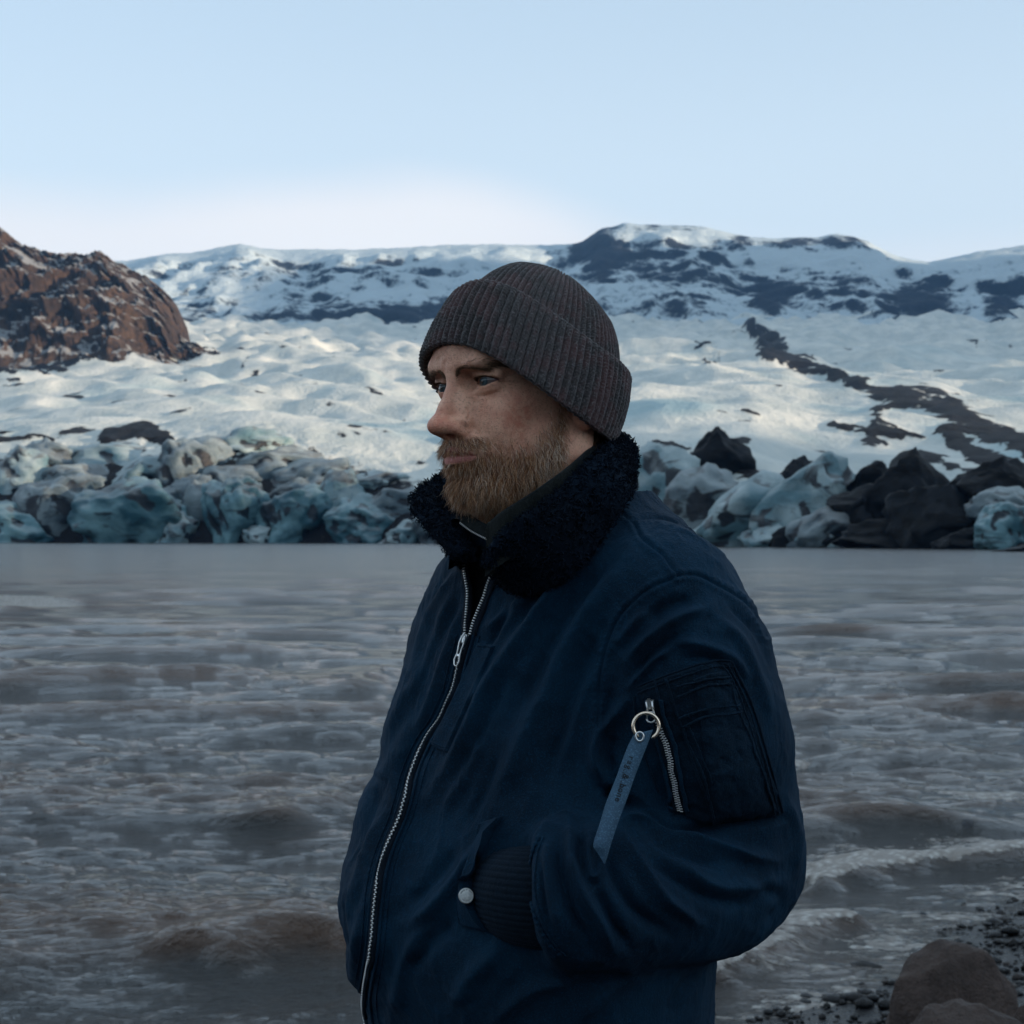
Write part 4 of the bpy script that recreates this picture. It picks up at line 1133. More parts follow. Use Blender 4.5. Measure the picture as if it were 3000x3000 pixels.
    Iw = catmull([P(*q) for q in I], 180); Ow = catmull([P(q[0], q[1], Yh(q[0], q[1], q[2]) if k < 5 else q[2]) for k, q in enumerate(O)], 180)
    nt = 22; t = np.linspace(0, 1, nt)
    G = Iw[:, None] * (1 - t)[None, :, None] + Ow[:, None] * t[None, :, None]
    mid = np.sin(t * math.pi)
    ctr = np.array([P(1600, 1400, 1.87)[0], 1.87]); out = G.copy(); out[..., 2] = 0; out[..., 0] -= ctr[0]; out[..., 1] -= ctr[1]; out /= np.linalg.norm(out, axis=2, keepdims=True)
    up = np.array([0, 0, 1.0])
    bul = out * .6 + up * .4; G = G + bul * (mid * .013)[None, :, None]
    du = np.gradient(G, axis=0); dv = np.gradient(G, axis=1); nrm = np.cross(du, dv); nrm /= np.linalg.norm(nrm, axis=2, keepdims=True) + 1e-9
    if (nrm[20, 10] @ (CAMP - G[20, 10])) < 0: nrm = -nrm
    th = .0060 * np.sqrt(np.clip(1 - (2 * t - 1) ** 8, 0, 1)); A = G + nrm * th[None, :, None]; Bk = G - nrm * th[None, :, None]
    ring = np.concatenate([A, Bk[:, ::-1]], 1); kk = ring.shape[1]; m = ring.shape[0]
    W = ring.reshape(-1, 3); F2 = [(i * kk + j, i * kk + (j + 1) % kk, (i + 1) * kk + (j + 1) % kk, (i + 1) * kk + j) for i in range(m - 1) for j in range(kk)]
    for e in (0, m - 1):
        for j in range(nt - 1): F2.append((e * kk + j, e * kk + j + 1, e * kk + kk - 2 - j, e * kk + kk - 1 - j))
    F2 = np.array(F2); N2 = vnormals(W, F2)
    if ((W - W.mean(0)) * N2).sum() < 0 and False: F2 = F2[:, ::-1]
    W = W + N2 * (.0022 * fbm(W * 170, 2, 3))[:, None]
    collar = mesh_obj('collar', W, F2, M_FLEECE, jacket)
    # tufts on both faces: normals of either sign
    for sg, n in ((1, 9500), (-1, 3500)):
        r = np.random.default_rng(5 + sg); p, nn = scatter(W, F2, np.ones(len(W)), n, r); nn = nn * sg
        d = nn * .7 + r.normal(0, .55, (n, 3)); dn = (d * nn).sum(1, keepdims=True); d += nn * np.maximum(.3 - dn, 0)
        Vh, Fh, sid, tt = hairs(p, d, r.uniform(.0028, .0055, n), r.uniform(.0014, .0022, n), 3, curl=.75, rng=r, taper=.7)
        mesh_obj('fleece', Vh, Fh, M_FLEECE, collar)['kind'] = 'stuff'

    # ---- front zip
    Lp = [(1368, 1656), (1370, 1685), (1376, 1720), (1378, 1744), (1374, 1798), (1371, 1826), (1370, 1856)]
    Rp = [(1450, 1664), (1444, 1679), (1430, 1720), (1416, 1761), (1393, 1813), (1380, 1858)]
    ribbon([(x - 6, y) for x, y in Lp], .0085, .0022, .004, M_TAPE, 'zip_tape', jacket)
    ribbon([(x + 9, y + 2) for x, y in Rp], .0085, .0022, .004, M_TAPE, 'zip_tape', jacket)
    zipper(Lp, 1, .0030, .0027, .0030, jacket); zipper(Rp, -1, .0032, .0027, .0032, jacket)
    Cp = [(1350, 1940), (1335, 2010), (1312, 2065), (1290, 2112), (1262, 2150), (1240, 2190), (1220, 2235), (1205, 2280), (1190, 2340), (1172, 2400), (1150, 2450), (1128, 2510), (1112, 2575), (1103, 2640), (1098, 2700), (1093, 2760), (1085, 2820), (1074, 2880), (1068, 2930), (1072, 2975), (1082, 3020), (1090, 3060)]
    C0 = [(1372, 1860), (1362, 1900)] + Cp
    ribbon(C0, .0105, .0026, .005, M_TAPE, 'zip_tape', jacket, n=200)
    zipper(C0[1:], 0, .0020, .0022, .0034, jacket, both=True)
    # raised cloth edges along the tape
    for sgn in (-1, 1):
        seam([(x + sgn * 17, y) for x, y in C0], jacket, r=.0022, lift=.0006, flat=.8, n=160, name='zip_edge')
        seam([(x + sgn * 34, y) for x, y in C0], jacket, r=.0007, lift=.0004, n=200, name='topstitch', stitch=True)
    def slider(cx, cy, sx, sy, lift, parent, pull, nm='slider'):
        l, n_ = ray(cx, cy); l2, _ = ray(cx + sx, cy + sy); u = l2 - l; u = u - n_ * (u @ n_); u /= np.linalg.norm(u); s_ = np.cross(u, n_)
        base = l + n_ * lift
        def at(a, b, c=0): return base + s_ * a + u * b + n_ * c
        # body: tapered plate with a bridge
        out = [(-.0040, -.0050), (-.0030, -.0062), (.0030, -.0062), (.0040, -.0050), (.0028, .0050), (-.0028, .0050)]
        V = [at(a, b, 0) for a, b in out] + [at(a * .9, b * .9, .0022) for a, b in out]; k = len(out)
        Fq = [tuple(range(k, 2 * k))] + [(i, (i + 1) % k, k + (i + 1) % k, k + i) for i in range(k)]
        bd = mesh_obj(nm, V, Fq, M_STEEL, parent, smooth=False)
        mesh_obj('bridge', *tube([at(0, -.0048, .002), at(0, -.0042, .0042), at(0, 0, .0050), at(0, .0036, .0042), at(0, .0042, .002)], .0009, 6, up=s_), M_STEEL, bd)
        pull(at, bd)
    def pull_bottle(at, bd):
        q = [(.0022, -.003), (.0034, .004), (.0026, .011), (.0022, .0155), (.0040, .0225), (.0026, .0268), (0, .0282), (-.0026, .0268), (-.0040, .0225), (-.0022, .0155), (-.0026, .011), (-.0034, .004), (-.0022, -.003)]
        mesh_obj('zip_pull', *tube([at(a - .0022 - b * .06, b, .0052) for a, b in q + q[:1]][:-1], .0010, 6, up=(0, -1, 0), closed=True), M_STEEL, bd.parent)
        V = [at(a - .0022 - b * .06, b, z) for z in (.0048, .0058) for a, b in [(.0020, .0155), (.0022, .0178), (-.0022, .0178), (-.0020, .0155)]]
        mesh_obj('zip_pull', V, [(0, 1, 2, 3), (7, 6, 5, 4), (0, 4, 5, 1), (1, 5, 6, 2), (2, 6, 7, 3), (3, 7, 4, 0)], M_STEEL, bd.parent, smooth=False)
    slider(1370, 1876, -18, 62, .0040, jacket, pull_bottle)

    # ---- placket patch beside the zip
    patch([(1405, 1882), (1430, 1886), (1453, 1890)], [(1266, 2186), (1288, 2200), (1310, 2208)], .0035, M_JACKET, 'welt_patch', jacket, 22, 60)
    seam([(1408, 1893), (1448, 1901)], jacket, r=.0006, lift=.0042, stitch=True, name='topstitch'); seam([(1271, 2174), (1312, 2194)], jacket, r=.0006, lift=.0042, stitch=True, name='topstitch')

    # ---- hand pocket welt with its snap
    pw, WV, WF = patch([(1409, 2408), (1397, 2466), (1368, 2515), (1345, 2582), (1341, 2652), (1354, 2712)], [(1475, 2388), (1434, 2466), (1397, 2548), (1391, 2610), (1403, 2673), (1436, 2732)], .0045, M_JACKET, 'pocket_welt', jacket, 60, 16, gape=.022)
    WB = jbvh(WV, WF)
    for a in ([(1413, 2414), (1401, 2468), (1373, 2518), (1351, 2584), (1347, 2652), (1358, 2706)],): seam(a, jacket, r=.0007, lift=.0055, stitch=True, name='topstitch')
    l, n_ = ray(1364, 2625, WB); n_ = n_ * .25 - vdir(1364, 2625); n_ /= np.linalg.norm(n_); u = np.cross(n_, (0, 0, 1)); u /= np.linalg.norm(u); v_ = np.cross(u, n_); c0 = l + n_ * .0016
    prof = [(0, .0030), (.0030, .0031), (.0052, .0028), (.0060, .0024), (.0064, .0027), (.0072, .0022), (.0076, .0012), (.0074, 0)]
    V, Fq = [], []
    for r_, h_ in prof[1:]:
        for k in range(28): a = k / 28 * 6.28318; V.append(c0 + (u * math.cos(a) + v_ * math.sin(a)) * r_ + n_ * h_)
    for i in range(len(prof) - 2):
        for k in range(28): Fq.append((i * 28 + k, i * 28 + (k + 1) % 28, (i + 1) * 28 + (k + 1) % 28, (i + 1) * 28 + k))
    Fq.append(tuple(range(27, -1, -1)))
    ms = Mat('aged nickel'); ms.col(ms.ramp(ms.noise(ms.coord(), 500, 3), [(.3, (.34, .36, .36)), (.7, (.52, .53, .50))])); ms.set(Roughness=.45, Metallic=.35)
    snapb = mesh_obj('snap_button', V, Fq, ms.m, jacket)
    ch = 'RAG & BONE'
    for k, c in enumerate(ch):
        if c == ' ': continue
        a = rad(150 - k * 13.5); text_on(c, c0 + (u * -math.cos(a) + np.array([0, 0, 0])) * -.0056 * 1 + v_ * 0 + n_ * .0028 + (v_ if v_[2] > 0 else -v_) * math.sin(a) * .0056, n_, .0015, M_INK, snapb, math.pi / 2 - a)

    # ---- ribbed cuff going into the pocket
    ca = catmull([P(1670, 2628, 1.657), P(1600, 2626, 1.660), P(1545, 2622, 1.672), P(1505, 2618, 1.702), P(1480, 2618, 1.755)], 40); nr = 46; seg = nr * 6
    T = np.gradient(ca, axis=0); T /= np.linalg.norm(T, axis=1, keepdims=True); a1 = np.cross(T, (0, 0, 1)); a1 /= np.linalg.norm(a1, axis=1, keepdims=True); a2 = np.cross(a1, T)
    th = np.arange(seg) / seg * 2 * math.pi; rr = np.interp(np.linspace(0, 1, 40), [0, .3, .55, 1], [.050, .047, .044, .036])
    R = rr[:, None] + .0011 * np.abs(np.cos(th * nr / 2))[None] ** .6 + .0012 * np.sin(th * 3 + 1)[None]
    W = ca[:, None] + R[..., None] * (np.cos(th)[None, :, None] * a1[:, None] + np.sin(th)[None, :, None] * a2[:, None])
    i = np.arange(39)[:, None] * seg; j = np.arange(seg)[None]; j2 = (j + 1) % seg
    F3 = np.stack([i + j, i + j2, i + seg + j2, i + seg + j], -1).reshape(-1, 4)
    mesh_obj('ribbed_cuff', W.reshape(-1, 3), F3, cloth_mat('navy rib knit', (.0015, .0055, .011), (.0025, .0085, .016), .9), jacket)
    sc = [(1572, 2452), (1558, 2490), (1550, 2540), (1548, 2600), (1556, 2660), (1575, 2715), (1604, 2765), (1640, 2800)]
    for dx, r_ in ((0, .0022), (14, .0010)): seam([(x + dx + 6, y) for x, y in sc], jacket, r=r_, lift=.001, stitch=True, name='cuff_seam')

    # ---- sleeve pocket
    outer_top = [(1866, 2013), (1923, 1991), (2014, 1958), (2097, 1935), (2143, 1937)]
    outer_bot = [(1975, 2372), (2030, 2398), (2093, 2413), (2190, 2404), (2293, 2380)]
    sp, SV, SF = patch(outer_top, outer_bot, .0035, M_POCKET, 'sleeve_pocket', jacket, 90, 120, puff=.002, rough=.0016, seed=3)
    sb = jbvh(SV, SF)
    patch([(2028, 1990), (2075, 1972), (2132, 1962)], [(2094, 2408), (2180, 2400), (2277, 2374)], .0028, M_POCKET, 'pen_pocket', jacket, 60, 100, puff=.0015, rough=.0018, seed=9, bv=sb)
    S = lambda pts, r=.0010, l=.0012, st=False: seam(pts, jacket, r=r, lift=l, mat=M_POCKET, bv=sb, stitch=st, name='pocket_seam')
    edge = [(1866, 2013), (1923, 1991), (2014, 1958), (2097, 1935), (2143, 1937)]
    S([(x, y + 2) for x, y in edge], .0013); S([(x + 3, y + 17) for x, y in edge], .0008, .0014, True)
    right = [(2143, 1940), (2188, 2030), (2221, 2120), (2262, 2264), (2292, 2378)]
    S(right, .0014); S([(x - 12, y + 5) for x, y in right], .0009, .0016, True); S([(x - 26, y + 8) for x, y in right], .0008, .0034, True)
    S([(1919, 1995), (1935, 2060), (1962, 2150), (1990, 2250), (2014, 2370)], .0013)
    S([(1951, 1986), (1972, 2060), (2004, 2150), (2040, 2260), (2072, 2340), (2090, 2412)], .0014)
    S([(1980, 2012), (2030, 2000), (2090, 1985), (2130, 1985)], .0010, .0042, True); S([(1978, 2044), (2030, 2022), (2080, 2005), (2134, 2002)], .0012, .0042, True)
    S([(1990, 2104), (2050, 2078), (2110, 2068), (2160, 2066)], .0012, .0044, True); S([(1998, 2128), (2060, 2100), (2115, 2090), (2168, 2086)], .0014, .0044)
    S([(2134, 2000), (2150, 2060), (2170, 2110), (2200, 2180), (2240, 2300), (2262, 2376)], .0011, .0046, True)
    S([(2000, 2130), (2032, 2200), (2068, 2290), (2092, 2400)], .0010, .0044, True); S([(2020, 2122), (2052, 2200), (2084, 2290)], .0008, .0044, True)
    S([(1858, 2040), (1866, 2120), (1892, 2220), (1930, 2320)], .0012)
    # pocket zip
    Z = [(1918, 2050), (1930, 2100), (1952, 2168), (1966, 2224), (1980, 2294), (1994, 2372)]
    ribbon(Z, .0125, .0042, .003, M_TAPE, 'zip_tape', jacket, bv=sb, n=60)
    L, N = on(Z[1:], .0046, 60, sb); L, N = resample(L, N, .00125); Sx, U = frame_along(L, N)
    off = (np.arange(len(L)) % 2 * 2 - 1)[:, None]; c = L + Sx * off * .0013
    mesh_obj('zip_teeth', *boxes(c, Sx, U, N, .0015, .00055, .0008), M_STEEL, jacket, smooth=False)['kind'] = 'stuff'
    for sgn in (-1, 1):
        Le, Ne = on([(x + sgn * 21, y) for x, y in Z], .0042, 60, sb); mesh_obj('zip_edge', *tube(Le, .0022, 6, up=Ne, flat=.8), M_JACKET, jacket)
    l, n_ = ray(1914, 2060, sb); base = l + n_ * .007; l2, _ = ray(1922, 2100, sb); u = l2 - l; u -= n_ * (u @ n_); u /= np.linalg.norm(u); s_ = np.cross(u, n_)
    at = lambda a, b, c=0: base + s_ * a + u * b + n_ * c
    V = [at(a, b, z) for z in (0, .0022) for a, b in [(-.0040, -.0050), (.0040, -.0050), (.0030, .0040), (-.0030, .0040)]]
    sl = mesh_obj('slider', V, [(3, 2, 1, 0), (4, 5, 6, 7), (0, 1, 5, 4), (1, 2, 6, 5), (2, 3, 7, 6), (3, 0, 4, 7)], M_STEEL, jacket, smooth=False)
    V = [at(a, b, z) for z in (.0026, .0048) for a, b in [(-.0014, -.0068), (.0014, -.0068), (.0014, .0030), (-.0014, .0030)]]
    mesh_obj('bridge', V, [(3, 2, 1, 0), (4, 5, 6, 7), (0, 1, 5, 4), (1, 2, 6, 5), (2, 3, 7, 6), (3, 0, 4, 7)], M_STEEL, sl, smooth=False)
    for a0, a1_ in ((-1, -1), (1, 1)):
        mesh_obj('zip_pull', *tube([at(a0 * .0030, -.004, .004), at(a0 * .0026, .003, .004), at(a0 * .0032, .0070, .004), at(a0 * .0046, .0125, .005)], .0010, 6, up=n_), M_STEEL, sl)
    mesh_obj('zip_pull', *tube([at(-.0046, .0125, .005), at(-.003, .0150, .006), at(0, .0160, .006), at(.0030, .0150, .006), at(.0046, .0125, .005)], .0011, 6, up=n_), M_STEEL, sl)
    mesh_obj('zip_pull', *tube([at(-.0030, .0068, .004), at(0, .0062, .0042), at(.0030, .0068, .004)], .0010, 6, up=n_), M_STEEL, sl)
    # open ring
    yr = (base[1] - .010); rc = P(1893, 2127, yr); ex = np.array([1.0, 0, 0]); ez = np.array([0, .12, .99]); ez /= np.linalg.norm(ez)
    aa = np.linspace(rad(238), rad(-68), 60); rp = np.array([rc + (ex * math.cos(a) + ez * math.sin(a)) * .0122 for a in aa])
    rr = np.full(60, .00190); rr[:2] = [.0009, .0013]; rr[-2:] = [.0013, .0009]
    mesh_obj('ring', *tube(rp, rr, 10, up=(0, 1, 0)), M_GOLD, jacket)
    # strap
    cl = [((1857, 2151), (1913, 2137)), ((1835, 2196), (1893, 2190)), ((1804, 2280), (1862, 2268)), ((1776, 2350), (1839, 2334)), ((1756, 2415), (1816, 2395)), ((1738, 2475), (1792, 2466)), ((1752, 2500), (1782, 2500)), ((1768, 2528), (1772, 2530))]
    ys = [yr + .001, yr - .003, yr - .012, yr - .020, yr - .028, yr - .036, yr - .039, yr - .042]
    Lf = catmull([P(a[0], a[1], y) for (a, b), y in zip(cl, ys)], 60); Rt = catmull([P(b[0], b[1], y - .001) for (a, b), y in zip(cl, ys)], 60)
    sn = np.array([0, -1.0, 0]); Wd = []
    for z in (0, .0011):
        for k in range(60): Wd += [Lf[k] + sn * z, Rt[k] + sn * z]
    Fs = []
    for k in range(59):
        a = 2 * k; Fs += [(a, a + 1, a + 3, a + 2), (120 + a, 120 + a + 2, 120 + a + 3, 120 + a + 1), (a, a + 2, 122 + a, 120 + a), (a + 1, 121 + a, 123 + a, a + 3)]
    Fs += [(0, 120, 121, 1)]
    strap = mesh_obj('strap', Wd, np.array(Fs), M_STRAP, jacket, smooth=False)
    gc = P(1874, 2158, yr - .0035); mesh_obj('grommet', *tube([gc + ex * math.cos(a) * .0036 + ez * math.sin(a) * .0042 for a in np.linspace(0, 6.2832, 25)[:-1]], .0011, 8, up=(0, 1, 0), closed=True), M_STEEL, strap)
    # lettering runs down the strap
    def down(word, x0, y0, x1, y1, size, dy):
        n = len(word); 
        for k, c in enumerate(word):
            if c == ' ': continue
            t = (k + .5) / n; x, y = x0 + (x1 - x0) * t, y0 + (y1 - y0) * t
            yy = np.interp(y, [a[1] for (a, b) in cl], ys) - .0034
            text_on(c, P(x, y, yy), np.array([0, -1.0, 0.0]), size, M_INK, strap, -math.atan2(y1 - y0, x1 - x0))
    down('rag & bone', 1852, 2214, 1808, 2350, .0080, 0)
    down('NEW YORK', 1829, 2252, 1812, 2318, .0028, 0)
    return body
def text_on(c, loc, n_, size, mat, parent, rot):
    """one printed letter as a flat mesh facing n_, turned by rot in its plane"""
    cu = bpy.data.curves.new('letter', 'FONT'); cu.body = c; cu.size = size; cu.align_x = 'CENTER'; cu.align_y = 'CENTER'; cu.offset = size * .012; cu.extrude = .00005
    o = bpy.data.objects.new('letter', cu); COL.objects.link(o)
    me = bpy.data.meshes.new_from_object(o); bpy.data.objects.remove(o)
    z = Vector(n_).normalized(); x = Vector((0, 0, 1)).cross(z).normalized(); y = z.cross(x)
    cr, sr = math.cos(rot), math.sin(rot)
    X = x * cr + y * sr; Y = -x * sr + y * cr
    for v in me.vertices: v.co = Vector(loc) + X * v.co.x + Y * v.co.y + z * v.co.z
    me.name = 'letter'; q = bpy.data.objects.new('letter', me); COL.objects.link(q); me.materials.append(mat); q.parent = parent
    return q
GROUND_MAN = .62
# ------------------------------------------------------------------ the place
def yw(u):   # distance of the ice front's waterline at picture column u
    return np.interp(u, [-900, 0, 1000, 1400, 1900, 3000, 3900], [500, 450, 430, 395, 325, 240, 205])
def row_z(row, Y): return CAMZ + (1565 - row) / FPX * Y
def grid_faces(nr, nc):
    i = np.arange(nr - 1)[:, None] * nc; j = np.arange(nc - 1)[None]
    return np.stack([i + j, i + j + 1, i + nc + j + 1, i + nc + j], -1).reshape(-1, 4)

# ---- glacier
def build_glacier():
    us = np.linspace(-1500, 4500, 430); nr = 240
    t = np.concatenate([np.linspace(-.02, .05, 30), np.linspace(.05, 1.08, nr - 30)])
    U, T = np.meshgrid(us, t)
    Yw = yw(U)
    Y = np.where(T < .05, Yw + (T + .02) * 700, (Yw + 49) * (2500 / (Yw + 49)) ** ((T - .05) / 1.0))
    X = (U - 1500) / FPX * Y
    front = np.interp(U, [-900, 0, 300, 700, 1000, 1300, 1800, 2000, 2200, 2400, 2700, 3000, 3900], [1300, 1305, 1300, 1290, 1320, 1400, 1350, 1370, 1380, 1450, 1470, 1480, 1490])
    tt = np.clip((T - .05) / 1.0, 0, 1.05)
    far = np.interp(U, [-900, 300, 560, 3000], [965, 962, 962, 960])
    p = np.interp(U, [0, 1300, 1900, 3000], [1.0, .75, .62, .62])
    row = front + (far - front) * tt ** p
    z_up = row_z(row, Y)
    zf = row_z(front, Yw + 49) 
    z = np.where(T < .05, -2 + (zf + 2) * np.clip((T + .02) / .07, 0, 1) ** .55, z_up)
    Pn = np.stack([X, Y, 0 * X], -1).reshape(-1, 3)
    xy = Pn * np.array([1 / 90, 1 / 150, 1])
    n1 = fbm(xy, 3, 3, .45).reshape(X.shape); n2 = fbm(np.stack([Pn[:, 0] / 55 + Pn[:, 1] / 160, Pn[:, 1] / 85, 0 * Pn[:, 0]], 1) + 9, 3, 5, .40, ridged=True).reshape(X.shape)
    n3 = fbm(Pn * np.array([1 / 9, 1 / 18, 1]), 3, 7).reshape(X.shape)
    amp = np.clip(sstep(-.0, .12, T), 0, 1)
    z = z + amp * (n1 * .026 * Y ** .95 + np.minimum(n2, .6) * .0085 * Y ** .95 + n3 * .45) 
    z = np.where(T < .08, z + fbm(Pn / 7.0, 3, 11).reshape(X.shape) * 2.0, z)
    V = np.stack([X, Y, z], -1).reshape(-1, 3)
    px = proj(V); wob = np.stack([fbm(V / 26, 4, 13), fbm(V / 26, 4, 17)], 1)
    q = px + wob * np.array([[60, 34]])
    deb = np.zeros(len(V))
    def streak(pts, wd, s=1.0):
        nonlocal deb
        d, tpar = polydist(q, catmull(np.array(pts, float), 40)); deb = np.maximum(deb, s * sstep(wd, wd * .35, d))
    streak([(2200, 962), (2240, 985), (2270, 1012), (2245, 1035), (2300, 1055), (2400, 1088), (2480, 1120), (2560, 1148), (2620, 1165)], 30)
    streak([(2235, 1000), (2290, 1015)], 32); streak([(2380, 1085), (2420, 1100)], 20)
    streak([(2560, 1150), (2600, 1190), (2560, 1215)], 18); streak([(2620, 1165), (2740, 1180), (2800, 1215), (2860, 1250), (2960, 1290), (3100, 1350)], 50)
    streak([(2760, 1190), (2810, 1230)], 46); streak([(2560, 1245), (2640, 1275), (2700, 1290)], 16, 1); streak([(2540, 1290), (2580, 1300)], 16, 1)
    streak([(2780, 1270), (2860, 1330), (2960, 1370)], 34, 1); streak([(2050, 1018), (2080, 1022)], 9); streak([(2065, 1058), (2085, 1062)], 8, .8)
    streak([(2440, 1240), (2520, 1262), (2600, 1268)], 10, .9); streak([(2700, 1330), (2800, 1370), (2900, 1420)], 18, 1); streak([(1960, 1310), (2100, 1350), (2260, 1400), (2400, 1440)], 14, 1)
    streak([(2160, 1200), (2250, 1240)], 5, .8); streak([(300, 1285), (400, 1262), (500, 1288)], 30); streak([(0, 1288), (60, 1292), (140, 1292)], 14)
    streak([(-200, 1100), (40, 1080), (150, 1075), (250, 1050)], 20, .9); streak([(-100, 1130), (60, 1120)], 12, .7); streak([(380, 1030), (560, 1030), (620, 1036)], 6, .7)
    streak([(500, 1215), (560, 1205)], 7, .7); streak([(1290, 1190), (1340, 1210)], 6, .5); streak([(1900, 1290), (2000, 1320)], 10, .7)
    V[:, 2] += deb * (.004 * V[:, 1]) * (.6 + .6 * fbm(V / 6, 3, 23))
    small = sstep(.22, .44, fbm(V * np.array([1 / 20, 1 / 55, 0]) + 40, 4, 29)) * .6
    small = np.maximum(small, .55 * sstep(60, 20, V[:, 1] - yw(px[:, 0])))
    deb = np.clip(deb * (.80 + 1.3 * fbm(V * np.array([1 / 9., 1 / 22., 1 / 9.]), 4, 31)) + small, 0, 1)
    blue = sstep(.0, .5, fbm(V * np.array([1 / 45, 1 / 90, 1 / 30]) + 3, 3, 37)) * np.interp(V[:, 1], [300, 600, 1500], [1, .7, .2])
    o = mesh_obj('glacier', V, grid_faces(len(t), len(us)), M_GLACIER, attrs={'debris': deb, 'blue': blue})
    return tag(o, kind='structure')
def glacier_mat():
    m = Mat('glacier snow and ice'); co = m.coord()
    n = m.noise(m.coord((.05, .02, .08)), 1.0, 6, .62); n2 = m.noise(m.coord((.5, .22, .6)), 1.0, 5, .6)
    c = m.mix(m.rng(n, .30, .72), (.40, .45, .44), (.62, .63, .58))
    c = m.mix(m.math('MULTIPLY', m.attr('blue'), .75), c, (.20, .36, .41))
    c = m.mix(m.math('MULTIPLY', m.rng(n2, .60, .74), .45), c, (.17, .22, .25))
    d = m.rng(m.math('ADD', m.attr('debris'), m.math('MULTIPLY', m.math('SUBTRACT', n2, .5), .7)), .30, .46)
    c = m.mix(d, c, m.mix(n2, (.004, .0045, .006), (.018, .017, .018)))
    m.col(c); m.set(Roughness=.7); m.b.inputs['Specular IOR Level'].default_value = .12; m.bump(m.math('ADD', n, m.math('MULTIPLY', n2, .35)), 3.0, .6); return m.m
M_GLACIER = glacier_mat()

def ice_mat(name, base, deep, dirt, dirtamt, top_light=.32):
    m = Mat(name); g = m.n('ShaderNodeNewGeometry').outputs['Position']
    def co(s):
        x = m.n('ShaderNodeMapping'); x.inputs['Scale'].default_value = s; m.l(g, x.inputs[0]); return x.outputs[0]
    n = m.noise(co((.10, .10, .14)), 1.0, 3, .5, .6); n2 = m.noise(co((.11, .11, .26)), 1.0, 5, .58, 1.2); n3 = m.noise(co((1.6, 1.6, .9)), 1.0, 4, .6)
    c = m.mix(m.rng(n, .38, .62), base, deep)
    c = m.mix(m.rng(n2, dirtamt, dirtamt + .16), c, dirt)
    c = m.mix(m.rng(m.math('ADD', m.attr('ash'), m.math('MULTIPLY', m.math('SUBTRACT', n2, .5), .8)), .36, .60), c, dirt)      # black ash caught in the folds
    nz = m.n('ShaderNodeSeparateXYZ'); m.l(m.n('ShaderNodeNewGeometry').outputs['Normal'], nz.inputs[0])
    if top_light: c = m.mix(m.math('MULTIPLY', m.rng(m.math('ADD', nz.outputs[2], m.math('MULTIPLY', n2, .5)), .55, 1.05), top_light), c, (.42, .48, .49))      # sky light on upward faces, painted in as a paler colour
    m.col(c); m.set(Roughness=.5); m.b.inputs['Specular IOR Level'].default_value = .3 if top_light else .08
    m.bump(m.math('ADD', n2, m.math('MULTIPLY', n3, .3)), .9, .6); return m.m
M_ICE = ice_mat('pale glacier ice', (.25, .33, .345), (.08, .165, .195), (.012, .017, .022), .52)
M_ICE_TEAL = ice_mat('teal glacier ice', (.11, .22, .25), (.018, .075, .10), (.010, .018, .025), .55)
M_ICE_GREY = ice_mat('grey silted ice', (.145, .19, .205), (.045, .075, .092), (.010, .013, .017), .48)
M_ICE_DARK = ice_mat('debris covered ice', (.0035, .0045, .006), (.011, .013, .016), (.003, .0035, .004), .45, 0)

def lump(name, u, r0, wpx, hpx, Y, mat, seed, lean=0.0, sharp=.3, depth=1.0, sub=5, kind='rock'):
    """rock or ice block centred at picture (u, r0), wpx by hpx big, standing at distance Y"""
    import bmesh
    bm = bmesh.new(); bmesh.ops.create_icosphere(bm, subdivisions=sub, radius=1.0)
    V = np.array([v.co[:] for v in bm.verts]); F = np.array([[v.index for v in f.verts] for f in bm.faces]); bm.free()
    r = np.random.default_rng(seed)
    # planed faces: cut with random planes
    for k in range(9 if kind == 'rock' else 15):
        n_ = r.normal(size=3) * np.array([1, 1, .7]); n_ /= np.linalg.norm(n_); h = r.uniform(.62, .92) if kind == 'rock' else r.uniform(.50, .84)
        d = V @ n_ - h; V = V - np.maximum(d, 0)[:, None] * n_ * (.55 + .4 * sharp)
    dsp = (.26 if kind == 'rock' else .42) * fbm(V * 1.15 + seed * 3.1, 3, seed) + .16 * sharp * fbm(V * np.array([3.2, 3.2, 2.0]) + seed, 4, seed + 3, .5, ridged=True) + .035 * fbm(V * 8 + seed, 3, seed + 5)
    if kind == 'ice':
        zz = np.clip(V[:, 2], -1, 0); k_ = 1 / np.sqrt(np.maximum(1 - zz ** 2, .12)); V[:, :2] *= (np.minimum(k_, 1.9) * np.interp(V[:, 2], [-1, -.75, -.35], [.92, .90, 1]))[:, None]
    if kind == 'peak':
        k_ = np.interp(V[:, 2], [-1, -.5, 0, .6, 1.0], [1.9, 1.5, 1.15, .95, .85]); V[:, :2] *= k_[:, None]
    fold = fbm(np.stack([V[:, 0] * 2.0 + V[:, 2] * 1.3, V[:, 1] * 1.6, V[:, 2] * 1.1 - V[:, 0] * .5], 1) + seed * 1.7, 3, seed + 7, .45, ridged=True)
    if kind == 'ice': dsp = dsp + (.10 + .20 * sharp) * fold
    q1, q2 = np.percentile(fold, [12, 46]); ash = sstep(q2, q1, fold) * .75
    V = V * (1 + dsp)[:, None]
    V = V * np.array([1, 1, 1]) ; V[:, 0] += lean * V[:, 2] * .5
    lo, hi = V.min(0), V.max(0); V = (V - (lo + hi) / 2) / ((hi - lo) / 2)
    s = Y / FPX; c = np.array([(u - 1500) * s, Y, row_z(r0, Y)])
    W = V * np.array([wpx / 2 * s, wpx / 2 * s * depth, hpx / 2 * s])
    o = mesh_obj(name, W, F, mat, attrs={'ash': ash}); o.location = c; return o

